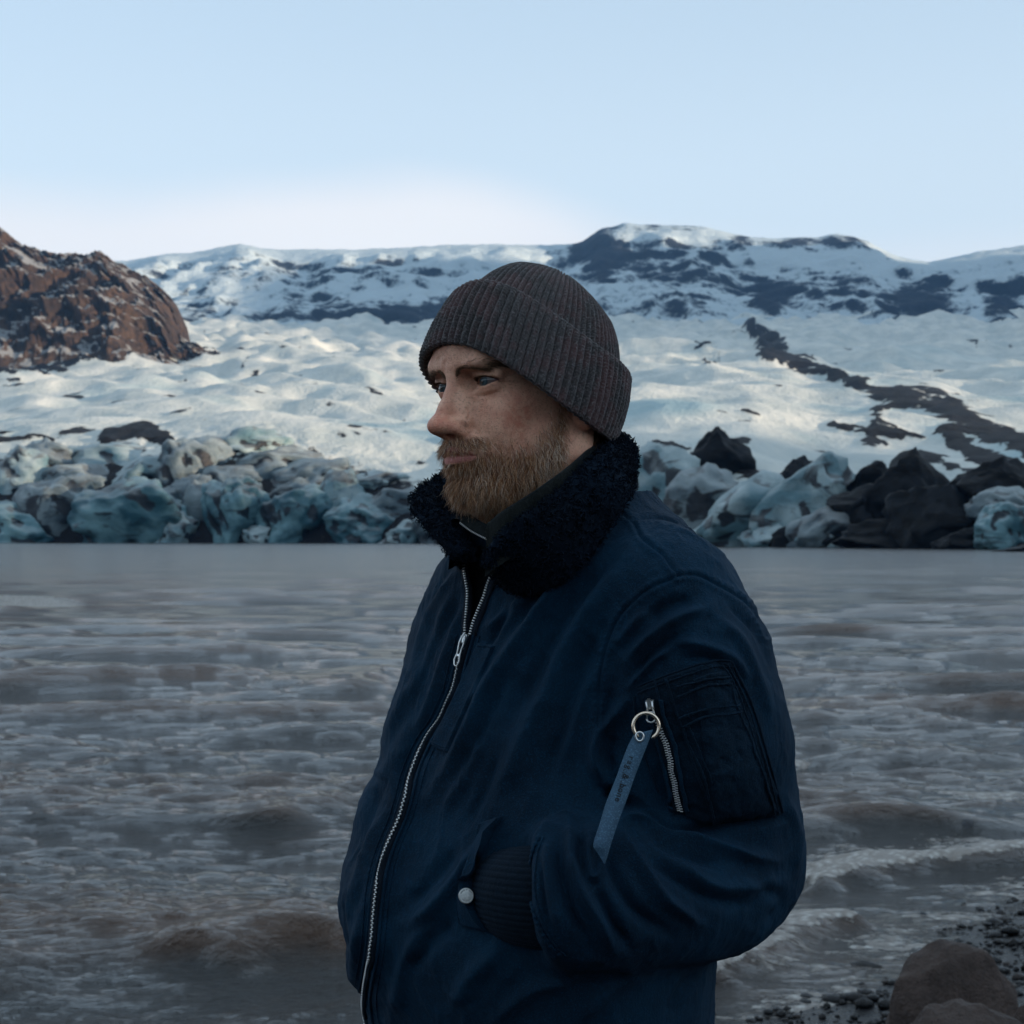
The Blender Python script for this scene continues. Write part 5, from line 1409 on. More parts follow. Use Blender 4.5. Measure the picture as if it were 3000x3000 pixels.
def build_ice():
    P_, T_, G_, D_ = M_ICE, M_ICE_TEAL, M_ICE_GREY, M_ICE_DARK
    L = [  # u, row, w, h, distance behind the waterline, material, seed, lean, label
        (30, 1540, 210, 130, 2, T_, 3, .5, 'pale teal ice lobe sloping into the lake at the left edge of the photo'),
        (165, 1500, 190, 200, 8, G_, 4, 0, 'dark grey ice slab between the left edge lobe and the big teal ice dome'),
        (385, 1508, 250, 190, 4, T_, 5, .1, 'big rounded teal ice dome at the waterline left of the thin ice spires'),
        (505, 1560, 110, 110, 0, P_, 6, .8, 'small white ice wedge leaning against the big teal dome'),
        (590, 1500, 110, 190, 9, G_, 7, 0, 'narrow grey ice column right of the white wedge'),
        (690, 1505, 150, 190, 4, T_, 8, 0, 'bright blue-green rounded ice block with dark foot at the lake'),
        (765, 1572, 90, 60, 0, P_, 9, 0, 'low white ice chunk at the foot of the bright blue-green block'),
        (865, 1515, 170, 170, 5, T_, 10, .5, 'ice block with pale top sloping right and dark shaded base'),
        (980, 1480, 140, 180, 10, P_, 11, .3, 'tall pale ice horn just behind the dark teal pyramid'),
        (1075, 1525, 180, 140, 4, T_, 12, 0, 'dark teal ice pyramid left of the man\'s fleece collar'),
        (1180, 1562, 110, 70, 0, P_, 13, .6, 'small pale wedge at the waterline below the collar tip'),
        (1290, 1545, 120, 110, 4, G_, 14, 0, 'grey ice block partly hidden by the man\'s far collar'),
        (50, 1400, 170, 170, 22, P_, 15, .3, 'pale ice mound in the upper tier at the left edge'),
        (150, 1350, 180, 120, 34, G_, 16, 0, 'dirty ice hump in the upper tier above the dark grey slab'),
        (215, 1420, 190, 110, 24, G_, 17, .2, 'streaked grey ice ledge above the big teal dome\'s left shoulder'),
        (320, 1345, 260, 100, 40, P_, 18, 0, 'smooth pale ice swell below the black gravel cone'),
        (430, 1395, 220, 110, 28, P_, 19, .8, 'long pale ice ramp running down over the big teal dome'),
        (545, 1380, 130, 170, 24, G_, 20, 0, 'upright ridged ice block between the two upper ice ramps'),
        (620, 1340, 170, 110, 36, G_, 21, .2, 'grey capped ice hump in the upper tier left of centre'),
        (560, 1452, 110, 110, 14, G_, 22, 0, 'small dark ice knob above the narrow grey column'),
        (720, 1310, 200, 100, 44, P_, 23, .2, 'pale blue ice hump topmost in the tier above the bright block'),
        (810, 1365, 200, 110, 32, G_, 24, .5, 'banded ice ridge sloping right under the topmost pale hump'),
        (700, 1410, 190, 90, 24, G_, 25, 0, 'flat grey ice cap directly over the bright blue-green block'),
        (905, 1405, 220, 110, 26, G_, 26, .7, 'long dirty ice ridge sloping right towards the pale horn'),
        (850, 1445, 150, 90, 18, G_, 44, .7, 'grey ice ledge over the block with the pale top'),
        (1060, 1425, 210, 90, 28, P_, 27, .6, 'smooth pale ramp above the dark teal pyramid'),
        (1180, 1480, 170, 90, 16, G_, 28, .5, 'grey ice hump left of the man\'s beard'),
        (470, 1470, 120, 80, 12, G_, 45, .7, 'dark streaked ice fin crossing behind the white wedge'),
        (1930, 1450, 170, 270, 14, P_, 29, .6, 'pale smooth ice slope right beside the fleece collar'),
        (2040, 1490, 210, 230, 8, G_, 30, .6, 'blue-grey ice ridge behind the man\'s shoulder'),
        (2175, 1500, 260, 210, 5, P_, 31, .8, 'large pale furrowed ice ramp right above the man\'s shoulder'),
        (2260, 1565, 140, 80, 1, P_, 32, .7, 'low pale ice toe touching the lake right of the shoulder'),
        (2350, 1440, 250, 200, 14, P_, 33, .9, 'long smooth ice tongue in the middle of the right hand front'),
        (2470, 1520, 240, 120, 8, G_, 34, .6, 'blue ice slope ending beside the black mounds'),
        (2110, 1325, 150, 130, 40, D_, 35, 0, 'black gravel covered spike on top of the right hand front'),
        (2345, 1385, 120, 90, 30, D_, 36, 0, 'small black mound above the long smooth ice tongue'),
        (2330, 1572, 130, 60, 3, D_, 37, 0, 'low black debris heap at the waterline beside the pale toe'),
        (2415, 1575, 120, 46, 1, P_, 38, 0, 'small pale ice chunk among the black heaps at the waterline'),
        (2545, 1395, 90, 80, 26, D_, 39, 0, 'small black peak left of the tallest black mound'),
        (2660, 1420, 230, 190, 16, D_, 40, 0, 'tallest black gravel mound on the right hand front'),
        (2560, 1490, 200, 130, 12, D_, 41, 0, 'black mound sloping down left of the tallest one'),
        (2760, 1520, 230, 170, 8, D_, 42, 0, 'broad black mound right below the tallest one'),
        (2620, 1565, 260, 80, 3, D_, 43, 0, 'long low black debris bank along the waterline'),
        (2920, 1400, 220, 110, 22, D_, 46, .2, 'black ridge at the right edge above the teal ice'),
        (2950, 1470, 170, 80, 14, G_, 50, .2, 'grey ice shelf under the black ridge at the right edge'),
        (2945, 1535, 140, 110, 5, T_, 47, 0, 'bright teal ice block at the right edge of the photo'),
        (2850, 1580, 160, 60, 2, D_, 48, 0, 'low black heap in front of the bright teal ice'),
        (2990, 1610, 130, 26, -22, D_, 49, 0, 'dark flat ice floe drifting off the right hand front'),
    ]
    for (u, r0, w_, h_, back, mat, seed, lean, lab) in L:
        Y = float(yw(u)) + back
        # let the foot of waterline blocks reach below the water
        base = r0 + h_ / 2; need = 1565 + CAMZ * FPX / Y
        if back < 12 and base < need + 6: h_ += (need + 8 - base); r0 += (need + 8 - base) / 2
        nm = 'debris_mound' if mat is D_ else 'ice_block'
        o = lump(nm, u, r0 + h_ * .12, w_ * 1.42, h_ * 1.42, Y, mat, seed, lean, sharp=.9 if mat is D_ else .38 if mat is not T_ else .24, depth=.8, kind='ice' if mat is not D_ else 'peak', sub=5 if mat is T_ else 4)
        tag(o, lab, 'ice block' if mat is not D_ else 'gravel mound', 'ice blocks along the glacier front' if mat is not D_ else 'black debris mounds on the glacier front')

# ---- mountains
CREST = [(-1600, 700), (-900, 720), (-300, 745), (100, 765), (370, 762), (480, 742), (560, 738), (640, 722), (700, 712), (760, 722), (820, 730), (900, 728), (1050, 728), (1200, 722), (1280, 716), (1390, 712), (1600, 716), (1680, 712), (1712, 700), (1738, 682), (1760, 666), (1790, 662), (1832, 650), (1880, 655), (1950, 656), (2060, 660), (2110, 672), (2150, 684), (2220, 692), (2280, 696), (2340, 692), (2400, 692), (2450, 682), (2500, 690), (2540, 702), (2600, 735), (2640, 752), (2720, 766), (2790, 752), (2850, 738), (2920, 728), (3000, 716), (3200, 700), (3600, 735), (4200, 715), (4800, 740)]
def build_mountain():
    us = np.linspace(-1600, 4800, 560); nt = 150; t = np.linspace(-.06, 1.25, nt)
    U, T = np.meshgrid(us, t); Y = 2480 + 900 * T; 
    crest = np.interp(U, [c[0] for c in CREST], [c[1] for c in CREST])
    Yc = 2480 + 900
    X = (U - 1500) / FPX * Yc * (.80 + .20 * T)
    zc = row_z(crest, Yc); zb = row_z(975, 2480)
    prof = np.interp(T, [-.06, 0, .25, .55, .80, .93, 1.0, 1.08, 1.25], [-.25, 0, .22, .48, .76, .93, 1.0, .96, .80])
    z = zb + (zc - zb) * prof
    Pn = np.stack([X, Y, z], -1).reshape(-1, 3)
    gul = fbm(Pn * np.array([1 / 170, 1 / 420, 1 / 520]), 4, 51, .50, ridged=True).reshape(X.shape)
    lay = fbm(Pn * np.array([1 / 380, 1 / 200, 1 / 38]), 4, 57, .55).reshape(X.shape)
    rough = fbm(Pn / 34, 4, 61).reshape(X.shape)
    m = sstep(-.05, .15, T) * sstep(.99, .78, T) 
    z = z + m * (gul * 15 + lay * 26 + rough * 6) + rough * 1.5 * (1 - m) + (m < .5) * fbm(Pn / 22, 3, 63).reshape(X.shape) * 3
    V = np.stack([X, Y - m * gul * 36 - m * lay * 36, z], -1).reshape(-1, 3)
    F = grid_faces(nt, len(us)); N = vnormals(V, F); slope = 1 - np.abs(N[:, 2])
    px = proj(V); w_ = np.stack([fbm(V / 60, 3, 65), fbm(V / 60, 3, 67)], 1) * np.array([[40, 26]])
    q = px + w_
    rock = np.interp(px[:, 0], [0, 1500, 1700], [.06, .08, .18]) + .95 * fbm(V * np.array([1 / 36, 1 / 160, 1 / 85]), 5, 71, .60) + .65 * fbm(V * np.array([1 / 22, 1 / 200, 1 / 100]), 4, 75, .6) + (slope - .52) * 1.4
    def blob(cx, cy, rx, ry, s): return s * np.exp(-(((q[:, 0] - cx) / rx) ** 2 + ((q[:, 1] - cy) / ry) ** 2))
    for b in [(1760, 735, 70, 75, 1.6), (1700, 730, 90, 26, .5), (1920, 760, 130, 60, .45), (1980, 850, 130, 70, .35), (2240, 875, 60, 60, .9), (2330, 850, 110, 60, .5), (2480, 850, 80, 70, .5), (2655, 890, 70, 60, 1.1), (2740, 900, 60, 70, 1.0), (2940, 900, 60, 60, 1.2), (2560, 880, 60, 50, .3), (2130, 740, 60, 40, .35),
              (760, 935, 260, 26, .7), (1120, 930, 200, 40, .9), (900, 890, 120, 40, .5), (720, 800, 150, 36, .4), (1000, 790, 170, 30, .45), (1260, 900, 120, 50, .7), (560, 880, 80, 60, .4),
              (2300, 715, 160, 14, .9), (2450, 702, 90, 18, .9), (2160, 700, 60, 12, .6), (1960, 666, 120, 8, .8),
              (1450, 755, 110, 26, -1.5), (2420, 760, 160, 22, -1.0), (2250, 780, 80, 26, -.8), (2060, 700, 80, 24, -.7), (1200, 860, 90, 26, -.6), (600, 745, 60, 16, -.5), (2860, 740, 60, 24, -.6), (2600, 800, 60, 30, -.6), (1900, 700, 60, 22, -.3)]:
        rock += blob(*b)
    o = mesh_obj('mountain', V, F, M_MOUNTAIN, attrs={'rock': rock}); tag(o, kind='structure')
    # unseen range added on the sunward side, its heights shaped to shade the lake
    ys = np.linspace(-6000, 4300, 200); ts = np.linspace(-1, 1, 90); YY, TT = np.meshgrid(ys, ts)
    H = np.interp(YY, [-6000, -4500, -1500, -900, -700, -560, -380, 100, 500, 1900, 2443, 2800, 4300], [150, 420, 475, 468, 446, 408, 400, 440, 560, 950, 862, 712, 540])
    prof = 1 - np.abs(TT) ** 1.2
    XX = 2600 + TT * 1000; Pn = np.stack([XX, YY, 0 * XX], -1).reshape(-1, 3)
    Z = H * prof + fbm(Pn / 300, 5, 81, ridged=True).reshape(XX.shape) * 60 * (1 - prof) - 5 + fbm(Pn / 90, 3, 83).reshape(XX.shape) * 14
    V = np.stack([XX, YY, Z], -1).reshape(-1, 3); F = grid_faces(90, 200); N = vnormals(V, F)
    o = mesh_obj('mountain', V, F, M_MOUNTAIN, attrs={'rock': .9 * fbm(V / 80, 5, 85) + (1 - np.abs(N[:, 2]) - .35) * 1.2}); tag(o, kind='structure')
RANGE_H = 905
def mountain_mat():
    m = Mat('snowy rock'); n = m.noise(m.coord((.03, .03, .05)), 1.0, 6, .65); n2 = m.noise(m.coord((.12, .12, .12)), 1.0, 5, .65)
    f = m.rng(m.math('ADD', m.attr('rock'), m.math('MULTIPLY', m.math('SUBTRACT', m.math('ADD', n, n2), 1.0), 1.5)), -.16, .44)
    c = m.mix(f, (.42, .51, .55), m.mix(n2, (.010, .018, .030), (.036, .044, .055)))  # blue of the distant haze is put into the rock colour
    m.col(c); m.set(Roughness=.85); m.b.inputs['Specular IOR Level'].default_value = .1; m.bump(m.math('ADD', n, n2), 8, .55); return m.m
M_MOUNTAIN = mountain_mat()

def build_hill():
    crest = [(-900, 560), (-300, 600), (0, 672), (30, 695), (65, 718), (110, 735), (160, 757), (215, 748), (300, 757), (335, 772), (370, 792), (400, 806), (430, 822), (470, 846), (500, 874), (522, 905), (538, 940), (545, 985), (552, 1010), (580, 1030), (640, 1060)]
    us = np.concatenate([np.linspace(-900, 0, 90, endpoint=False), np.linspace(0, 560, 190), np.linspace(562, 660, 30)]); nt = 125; t = np.linspace(-.05, 1.4, nt)
    U, T = np.meshgrid(us, t); Yb, Yc = 1330, 1560; Y = Yb + (Yc - Yb) * T
    cr = np.interp(U, [c[0] for c in crest], [c[1] for c in crest])
    X = (U - 1500) / FPX * Yc * (.93 + .07 * T)
    zb = row_z(1085, Yb); zc = np.maximum(row_z(cr, Yc), zb - 10)
    prof = np.interp(T, [-.05, 0, .3, .7, 1, 1.15, 1.4], [-.1, 0, .45, .85, 1.0, .95, .6])
    z = zb + (zc - zb) * prof
    Pn = np.stack([X, Y, z], -1).reshape(-1, 3); m = sstep(-.02, .2, T) * sstep(1.05, .9, T)
    a = fbm(Pn * np.array([1 / 70, 1 / 90, 1 / 110]), 5, 91, .55, ridged=True).reshape(X.shape); b = fbm(Pn / 16, 4, 93, .6).reshape(X.shape)
    V = np.stack([X - m * b * 6, Y - m * (a * 34 + b * 12), z + m * (a * 9 + b * 7) + b * 2.6], -1).reshape(-1, 3)
    F = grid_faces(nt, len(us)); N = vnormals(V, F)
    sn = .9 * fbm(V * np.array([1 / 15, 1 / 30, 1 / 9]), 5, 95, .6) + (np.abs(N[:, 2]) - .62) * 1.6
    o = mesh_obj('hill', V, F, M_HILL, attrs={'snow': sn}); tag(o, kind='structure')
def hill_mat():
    m = Mat('brown rock with snow patches'); n = m.noise(m.coord((.03, .03, .045)), 1.0, 5, .6); n2 = m.noise(m.coord((.14, .14, .14)), 1.0, 5, .62)
    c = m.mix(m.rng(n, .35, .65), (.032, .024, .019), (.076, .051, .036)); c = m.mix(m.rng(n2, .42, .66), c, (.022, .018, .017))
    f = m.rng(m.math('ADD', m.attr('snow'), m.math('MULTIPLY', m.math('SUBTRACT', n2, .5), 1.3)), .02, .26)
    c = m.mix(m.math('MULTIPLY', f, .85), c, (.24, .255, .26)); m.col(c); m.b.inputs['Specular IOR Level'].default_value = .1; m.set(Roughness=.9); m.bump(m.math('ADD', n, n2), 3, .6); return m.m
M_HILL = hill_mat()

# ---- lake
SHORE = np.array([(-40, -34), (-12, -5.5), (-2.4, 3.3), (.60, 6.85), (1.31, 7.8), (1.80, 8.65), (2.29, 9.55), (3.1, 10.45), (4.2, 11.6), (7, 15), (16, 24), (60, 60), (160, 150)], float)
def shore_d(x, y):
    """signed distance to the shore, positive on the lake side"""
    p = np.stack([x, y], 1); d, t = polydist(p, SHORE)
    s = np.sign((y - np.interp(x, SHORE[:, 0], SHORE[:, 1]))); return d * s
_wr = np.random.default_rng(12)
WAVES = []
for k in range(16):                       # the wind sea: long crests rolling in
    lam = 1.7 * (3.4 ** (k / 15.0)); th = rad(-97) + _wr.normal(0, .24)
    WAVES.append((2 * math.pi / lam, math.cos(th), math.sin(th), _wr.uniform(0, 6.28), .0112 * lam * _wr.uniform(.6, 1.3)))
for k in range(40):                       # chop
    lam = 0.22 * (6.5 ** (k / 39.0)); th = rad(-98) + _wr.normal(0, .42)
    WAVES.append((2 * math.pi / lam, math.cos(th), math.sin(th), _wr.uniform(0, 6.28), .0058 * lam * _wr.uniform(.6, 1.3)))
def water_h(x, y, far):
    dx, dy, dz = np.zeros_like(x), np.zeros_like(x), np.zeros_like(x)
    env = .72 + .62 * fbm(np.stack([x / 5.0, y / 4.0, 0 * x], 1), 2, 101)
    for kx, cx, cy, ph, a in WAVES:
        lam = 2 * math.pi / kx; f = np.clip(1.25 - far / lam * 1.9, 0, 1) if far is not None else 1
        a_ = a * env * f; th = kx * (cx * x + cy * y) + ph
        dz += a_ * np.cos(th); dx -= 1.35 * a_ * cx * np.sin(th); dy -= 1.35 * a_ * cy * np.sin(th)
    return dx, dy, dz
CRESTS = [  # big single waves: picture points along the crest, height m, half width m
    ([(560, 2870), (700, 2825), (850, 2800), (960, 2805), (1100, 2830)], .12, .26, 0),
    ([(2330, 2450), (2450, 2420), (2600, 2405), (2780, 2410), (2960, 2440)], .09, .24, 0),
    ([(2440, 2230), (2600, 2212), (2700, 2200), (2850, 2235)], .10, .30, 0),
    ([(780, 2420), (900, 2375), (1040, 2368)], .08, .26, 0),
    ([(40, 1985), (200, 1955), (420, 1960), (680, 1990)], .09, .4, 0),
    ([(2330, 2118), (2450, 2100), (2620, 2105), (2800, 2130)], .09, .4, 0),
    ([(2300, 2035), (2450, 2025), (2700, 2030)], .09, .45, 0),
    ([(2330, 2580), (2420, 2572), (2560, 2540), (2700, 2530), (2830, 2525), (2980, 2500), (3100, 2490)], .12, .24, 1),
    ([(2050, 2905), (2120, 2870), (2200, 2835), (2290, 2800), (2400, 2745), (2520, 2722)], .07, .18, 1),
    ([(1020, 2030), (1140, 1960)], .08, .45, 0),
]
def wpt(px_, py_):
    Y = CAMZ * FPX / (py_ - 1565.0); return ((px_ - 1500) / FPX * Y, Y)
RIPPLE = .056
def build_water():
    rows = np.concatenate([np.arange(1582.0, 1690, 2.0), np.arange(1690, 2000, 2.5), np.arange(2000, 3080, 2.9), np.array([3300, 3450, 3700, 4100, 4800, 6000, 9000, 14000.])])
    Yr = CAMZ * FPX / (rows - 1565.0); Yr = np.concatenate([[900, 700], Yr])
    cols = np.concatenate([np.linspace(-2.0, -.36, 30, endpoint=False), np.linspace(-.335, .335, 560), np.linspace(.365, 2.0, 30)])
    C, Y = np.meshgrid(cols, Yr); X = C * Y; x = X.ravel(); y = Y.ravel()
    far = np.abs(np.gradient(Yr))[:, None].repeat(len(cols), 1).ravel()
    sd_ = shore_d(x, y)
    dx, dy, dz = water_h(x, y, far)
    shal = .25 + .75 * sstep(.2, 5.0, sd_)
    dx, dy, dz = dx * shal, dy * shal, dz * shal
    foam = np.zeros(len(x)); p2 = np.stack([x, y], 1)
    wobx = fbm(np.stack([x * .8, y * .8, 0 * x], 1), 3, 111) * .35; near = y < 60
    for pts, h, wd, fo in CRESTS:
        cw = catmull(np.array([wpt(*q) for q in pts]), 30); lo, hi = cw.min(0) - wd * 6, cw.max(0) + wd * 6
        k = np.where(((p2 > lo) & (p2 < hi)).all(1))[0]; q = p2[k] + np.stack([wobx[k] * .3, wobx[k]], 1)
        d, t = polydist(q, cw); side = q[:, 1] - np.interp(q[:, 0], cw[:, 0], cw[:, 1])    # >0 behind the crest
        env = sstep(0, .18, t) * sstep(1, .82, t) if not fo else sstep(0, .06, t) * sstep(1, .95, t)
        g = np.where(side > 0, np.exp(-(d / (wd * 1.6)) ** 2), np.exp(-(d / (wd * .75)) ** 2)) * env
        dz[k] += h * g; dy[k] -= .5 * h * g
        if fo:
            band = np.where(side > 0, np.exp(-(d / (wd * 3.6)) ** 2), np.exp(-(d / (wd * .35)) ** 2)) * env
            brk = fbm(np.stack([x[k] * 1.1, y[k] * 1.1, 0 * k], 1), 2, 113) * .5 + .62
            foam[k] = np.maximum(foam[k], band * np.clip(brk, .1, 1) * 1.5)
    for pts, wd, s in [([(30, 1765), (110, 1772), (170, 1776)], 1.4, .95), ([(0, 1925), (30, 1925)], .3, .4), ([(1150, 1725), (1240, 1730)], .8, .5), ([(2920, 1695), (3000, 1700)], 1.1, .6), ([(2600, 1868), (2690, 1873)], .35, .5), ([(2760, 1873), (2820, 1876)], .3, .6), ([(2590, 2015), (2640, 2020)], .25, .5), ([(2800, 2340), (2920, 2345), (3000, 2338)], .25, .75), ([(1000, 2780), (1100, 2795)], .12, .6), ([(2310, 2205), (2350, 2215)], .14, .7), ([(2650, 1880), (2720, 1880)], .3, .45), ([(2560, 1700), (2640, 1704)], .8, .35)]:
        cw = np.array([wpt(*q) for q in pts]); lo, hi = cw.min(0) - wd * 4, cw.max(0) + wd * 4
        k = np.where(((p2 > lo) & (p2 < hi)).all(1))[0]; d, t = polydist(p2[k] + wobx[k][:, None] * wd, cw); foam[k] = np.maximum(foam[k], s * np.exp(-(d / wd) ** 2))
    edge = sstep(.75, .05, np.abs(sd_ - .15)) * (y < 40); foam = np.maximum(foam, edge * (.50 + .7 * fbm(np.stack([x * 1.5, y * 1.5, 0 * x], 1), 2, 117)))
    fz = np.clip(foam - .35, 0, 1) * near
    dz += fz * (.035 * np.clip(fbm(np.stack([x * 9, y * 9, 0 * x], 1), 3, 119) + .3, 0, 1))
    dz = np.where(sd_ < 0, dz * .6 + .012, dz)
    k = np.where((y < 90) & (np.abs(x) < y * .40 + 1))[0]; q = np.stack([x[k] * 1.5 + .25 * y[k], y[k] * 3.6, 0 * k], 1)
    q[:, 1] += .8 * fbm(q * .5, 2, 141); rp = 0; am = 1.0
    for o_ in range(4):
        size = .28 / 2 ** o_; rp = rp + am * perlin(q * 2 ** o_, 143 + o_) * np.clip(size / np.maximum(far[k], 1e-3) / 1.6 - .6, 0, 1); am *= .52
    patch_ = .55 + .9 * np.clip(fbm(np.stack([x[k] / 2.4, y[k] / 2.0, 0 * k], 1), 2, 149) + .3, 0, 1)
    dz[k] += RIPPLE * rp * patch_ * (.45 + .55 * sstep(0, 2.0, sd_[k]))
    V = np.stack([x + dx, y + dy, dz], 1)
    o = mesh_obj('water', V, grid_faces(len(Yr), len(cols)), M_WATER, attrs={'foam': np.clip(foam, 0, 1), 'crest': sstep(-.01, .15, dz), 'unresolved': sstep(-1.6, 1.0, np.log(np.maximum(far, 1e-3)))}); tag(o, kind='structure'); return o
def water_mat():
    m = Mat('silty lake water'); g = m.n('ShaderNodeNewGeometry').outputs['Position']
    def co(s, r=0.0):
        x = m.n('ShaderNodeMapping'); x.inputs['Scale'].default_value = s; x.inputs['Rotation'].default_value = (0, 0, r); m.l(g, x.inputs[0]); return x.outputs[0]
    r1 = m.noise(co((2.3, 4.6, 3), .12), 1.0, 5, .62, .6); r2 = m.noise(co((14, 30, 14), -.1), 1.0, 5, .7, .3)
    rr = m.noise(co((.9, 1.9, 1), .05), 1.0, 4, .6, .6); big = m.noise(co((.06, .16, .1)), 1.0, 3, .5)
    f1 = m.noise(co((7, 11, 8)), 1.0, 5, .68, .4); f2 = m.vor(co((16, 16, 16)), 1.0)
    fo = m.rng(m.math('ADD', m.attr('foam'), m.math('MULTIPLY', m.math('SUBTRACT', f1, .5), 1.7)), .40, .66)
    silt = m.mix(m.rng(big, .35, .65), (.030, .035, .037), (.040, .040, .039))
    silt = m.mix(m.math('ADD', m.attr('crest'), m.math('MULTIPLY', m.math('SUBTRACT', rr, .5), 1.3)), silt, (.082, .048, .031))      # light through thin silty crests, painted in as brown by wave height
    c = m.mix(fo, silt, m.mix(m.rng(f2, .1, .6), (.62, .61, .57), (.34, .31, .28)))
    m.col(c); m.l(m.math('ADD', m.math('MULTIPLY_ADD', fo, .5, .05), m.math('MULTIPLY', m.attr('unresolved'), .13)), m.b.inputs['Roughness'])      # ripples too fine for the mesh blur the mirror; m.b.inputs['IOR'].default_value = 1.45; m.b.inputs['Specular Tint'].default_value = (.42, .80, 1.0, 1)
    h = m.math('ADD', m.math('MULTIPLY', r1, 1.0), m.math('MULTIPLY', r2, .45)); h = m.math('ADD', h, m.math('MULTIPLY', rr, .10))
    h = m.math('ADD', h, m.math('MULTIPLY', fo, m.math('MULTIPLY', f2, .5)))
    m.bump(h, .11, 1.0); return m.m
M_WATER = water_mat()

# ---- beach
def ground_h(x, y):
    sd_ = shore_d(x, y)
    z = np.where(sd_ < 0, -sd_ * .135, -sd_ * .10)
    z = np.clip(z, -3.5, 1.4) - .004
    near = np.exp(-((x - 1.0) ** 2 + (y - 5) ** 2) / 400)
    n = .030 * fbm(np.stack([x * .7, y * .7, 0 * x], 1), 3, 121) + .020 * fbm(np.stack([x * 3.2, y * 3.2, 0 * x], 1), 3, 123)
    return z + n * (.4 + near)
def build_ground():
    def axis(lo, hi, c, n, pw=2.6):
        t = np.linspace(-1, 1, n); s = np.sign(t) * np.abs(t) ** pw; return np.where(s < 0, c + s * (c - lo), c + s * (hi - c))
    xs = axis(-7000, 7000, 1.8, 200, 6.0); ys = axis(-7000, 7000, 7.0, 200, 6.0)
    X, Y = np.meshgrid(xs, ys); x, y = X.ravel(), Y.ravel()
    z = ground_h(np.clip(x, -150, 150), np.clip(y, -150, 140)); z = np.where((np.abs(x) > 140) | (y > 135), np.minimum(z, 1.0), z); z = np.where(y > 135, -3.0, z)
    V = np.stack([x, y, z], 1); fine = (np.abs(x - 1.8) < 6) & (np.abs(y - 7) < 6); V[:, 2] += fine * .012 * fbm(V * 11, 3, 127)
    o = mesh_obj('ground', V, grid_faces(200, 200), M_GRAVEL); tag(o, kind='structure')
    # loose pebbles and cobbles on the beach in view
    import bmesh
    bm = bmesh.new(); bmesh.ops.create_icosphere(bm, subdivisions=1, radius=1.0); iv = np.array([v.co[:] for v in bm.verts]); ifc = np.array([[v.index for v in f.verts] for f in bm.faces]); bm.free()
    r = np.random.default_rng(44); n = 19000
    y_ = r.uniform(3.6, 13.5, n); x_ = r.uniform(.02, .36, n) * y_ + r.uniform(-.3, .6, n); s_ = shore_d(x_, y_)
    k = (s_ < .55) & (r.random(n) < np.interp(s_, [-2, 0, .55], [1, .75, .12])); x_, y_ = x_[k], y_[k]; n = len(x_)
    sz = np.clip(r.lognormal(-4.75, .72, n), .005, .10)
    z_ = ground_h(x_, y_) + sz * .25
    A = r.uniform(.6, 1.3, (n, 3)) * np.array([1, 1, .62]); jit = 1 + r.uniform(-.18, .18, (n, 12)); an = r.uniform(0, 6.28, n)
    B = iv[None] * jit[:, :, None] * A[:, None] * sz[:, None, None]
    ca, sa = np.cos(an)[:, None], np.sin(an)[:, None]
    W = np.stack([B[..., 0] * ca - B[..., 1] * sa + x_[:, None], B[..., 0] * sa + B[..., 1] * ca + y_[:, None], B[..., 2] + z_[:, None]], -1).reshape(-1, 3)
    F = (ifc[None] + (np.arange(n) * 12)[:, None, None]).reshape(-1, 3)
    o = mesh_obj('gravel', W, F, M_PEBBLE, smooth=True, attrs={'tone': np.repeat(r.random(n), 12)}); tag(o, kind='stuff')
    return o
def gravel_mat(name, attr):
    m = Mat(name); g = m.n('ShaderNodeNewGeometry').outputs['Position']
    n = m.noise(g, 9, 5, .65); n2 = m.noise(g, 60, 4, .65)
    if attr: c = m.ramp(m.attr('tone'), [(0, (.002, .003, .004)), (.6, (.006, .007, .009)), (.90, (.015, .015, .015)), (.985, (.03, .022, .019)), (1, (.14, .13, .12))])
    else: c = m.mix(m.rng(n, .35, .65), (.002, .003, .004), (.006, .007, .009))
    c = m.mix(m.math('MULTIPLY', m.rng(n2, .5, .7), .35), c, (.02, .02, .022)); m.col(c)
    m.b.inputs['Specular IOR Level'].default_value = .28; m.l(m.rng(n, .35, .6, .12, .38), m.b.inputs['Roughness']); m.bump(n2, .01, .8); return m.m
M_GRAVEL = gravel_mat('wet black gravel', False); M_PEBBLE = gravel_mat('wet pebbles', True)

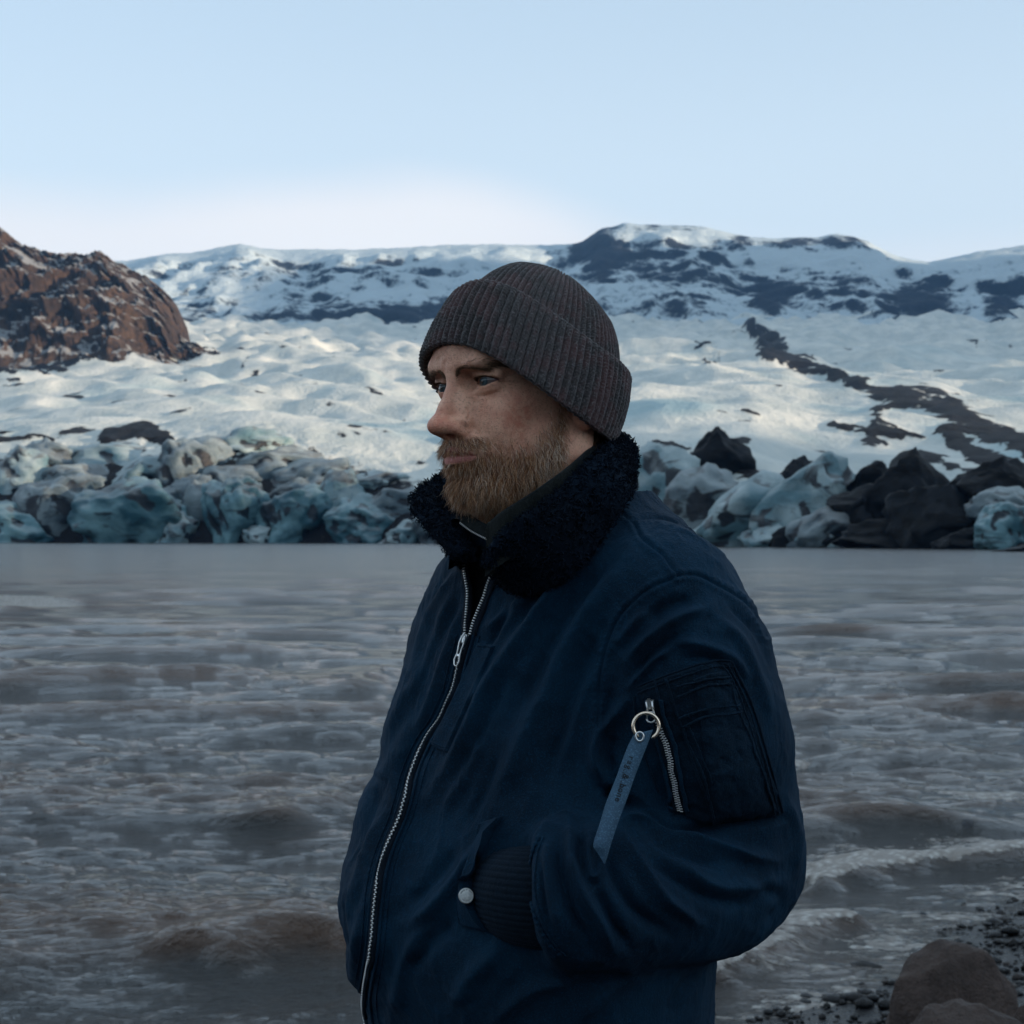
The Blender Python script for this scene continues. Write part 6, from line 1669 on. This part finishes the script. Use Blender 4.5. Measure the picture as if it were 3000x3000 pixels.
def build_rocks():
    m = Mat('brown boulder'); g = m.coord(); n = m.noise(g, 6, 5, .62); n2 = m.noise(g, 60, 5, .7); n3 = m.noise(g, 16, 4, .6)
    c = m.mix(m.rng(n, .35, .65), (.055, .036, .030), (.092, .062, .051)); c = m.mix(m.math('MULTIPLY', m.rng(n2, .48, .70), .5), c, (.022, .016, .015)); c = m.mix(m.math('MULTIPLY', m.rng(n3, .56, .7), .35), c, (.10, .068, .055)); m.col(c)
    m.set(Roughness=.72); m.bump(m.math('ADD', m.math('MULTIPLY', n2, .7), n3), .04, 1.0); br = m.m
    for (u, r0, w_, h_, Y, seed, dep, lab, lean) in [
        (2790, 3010, 420, 510, 6.2, 61, .8, 'big smooth reddish brown boulder on the black beach', -.1),
        (2800, 3085, 470, 290, 5.5, 62, .7, 'low brown boulder in front of the big one at the bottom edge', 0),
        (3010, 2975, 130, 120, 5.9, 63, .8, 'small brown rock at the right edge beside the big boulder', 0)]:
        o = lump('boulder', u, r0, w_, h_, Y, br, seed, lean, sharp=.22, depth=dep, sub=5); tag(o, lab, 'boulder', 'brown boulders on the beach')
        z = ground_h(np.array([o.location.x]), np.array([o.location.y]))[0]
        bot = o.location.z - h_ / 2 * Y / FPX
        if bot > z - .05: o.scale.z = 1 + (bot - z + .08) / (h_ * Y / FPX); o.location.z -= (bot - z + .08) / 2
    dk = simple('wet black rock', (.012, .016, .022), .25)
    for (u, r0, w_, h_, Y, seed, lab) in [
        (2822, 2292, 64, 22, 15.35, 71, 'small dark rock breaking the water beyond the larger wave-washed one'),
        (2832, 2415, 150, 34, 13.15, 72, 'long flat dark rock awash in the breakers'),
        (2700, 2692, 40, 36, 9.9, 73, 'small black stone standing at the water\'s edge'),
        (2385, 2778, 60, 26, 9.25, 74, 'black stone in the swash behind the man\'s elbow'),
        (2060, 2965, 70, 34, 7.95, 75, 'black stone at the water\'s edge beside the jacket hem')]:
        o = lump('rock', u, r0, w_, h_ * 1.4, Y, dk, seed, 0, sharp=.5, depth=.8, sub=4); tag(o, lab, 'rock', 'black rocks in the shallows')

def build_haze():
    V = [(x, y, z) for x in (-7500, 7500) for y in (-7500, 7500) for z in (-12, 1100)]
    F = [(0, 1, 3, 2), (4, 6, 7, 5), (0, 4, 5, 1), (2, 3, 7, 6), (0, 2, 6, 4), (1, 5, 7, 3)]
    m = bpy.data.materials.new('haze'); m.use_nodes = True; nt = m.node_tree; nt.nodes.clear()
    o_ = nt.nodes.new('ShaderNodeOutputMaterial'); v = nt.nodes.new('ShaderNodeVolumePrincipled')
    v.inputs['Density'].default_value = HAZE; v.inputs['Color'].default_value = (.22, .52, 1.0, 1); v.inputs['Anisotropy'].default_value = 0.2
    nt.links.new(v.outputs[0], o_.inputs['Volume'])
    o = mesh_obj('haze', V, F, m, smooth=False); tag(o, kind='stuff')
HAZE = .00006
def build_shade_hills():
    # unseen dark slopes added behind the beach to cut the low sky light
    az = np.linspace(rad(120), rad(262), 160); rr = np.linspace(70, 520, 60); A, R = np.meshgrid(az, rr)
    X, Y = R * np.sin(A), R * np.cos(A); Pn = np.stack([X, Y, 0 * X], -1).reshape(-1, 3)
    ends = sstep(rad(120), rad(150), A) * sstep(rad(262), rad(240), A)
    z = 1.2 + ends * (58 * sstep(70, 330, R) * sstep(700, 330, R)) + (fbm(Pn / 60, 5, 131, .55, ridged=True).reshape(X.shape) * 12 * sstep(80, 200, R) * ends) - (1 - ends) * 3 - 6 * sstep(480, 520, R)
    V = np.stack([X, Y, z], -1).reshape(-1, 3); F = grid_faces(60, 160)
    o = mesh_obj('hill', V, F, M_HILL, attrs={'snow': .6 * fbm(V / 40, 4, 133) - .25}); tag(o, kind='structure')
build_ground(); build_water(); build_glacier(); build_mountain(); build_hill(); build_shade_hills(); build_ice(); build_rocks()
if HAZE: build_haze()
build_person()
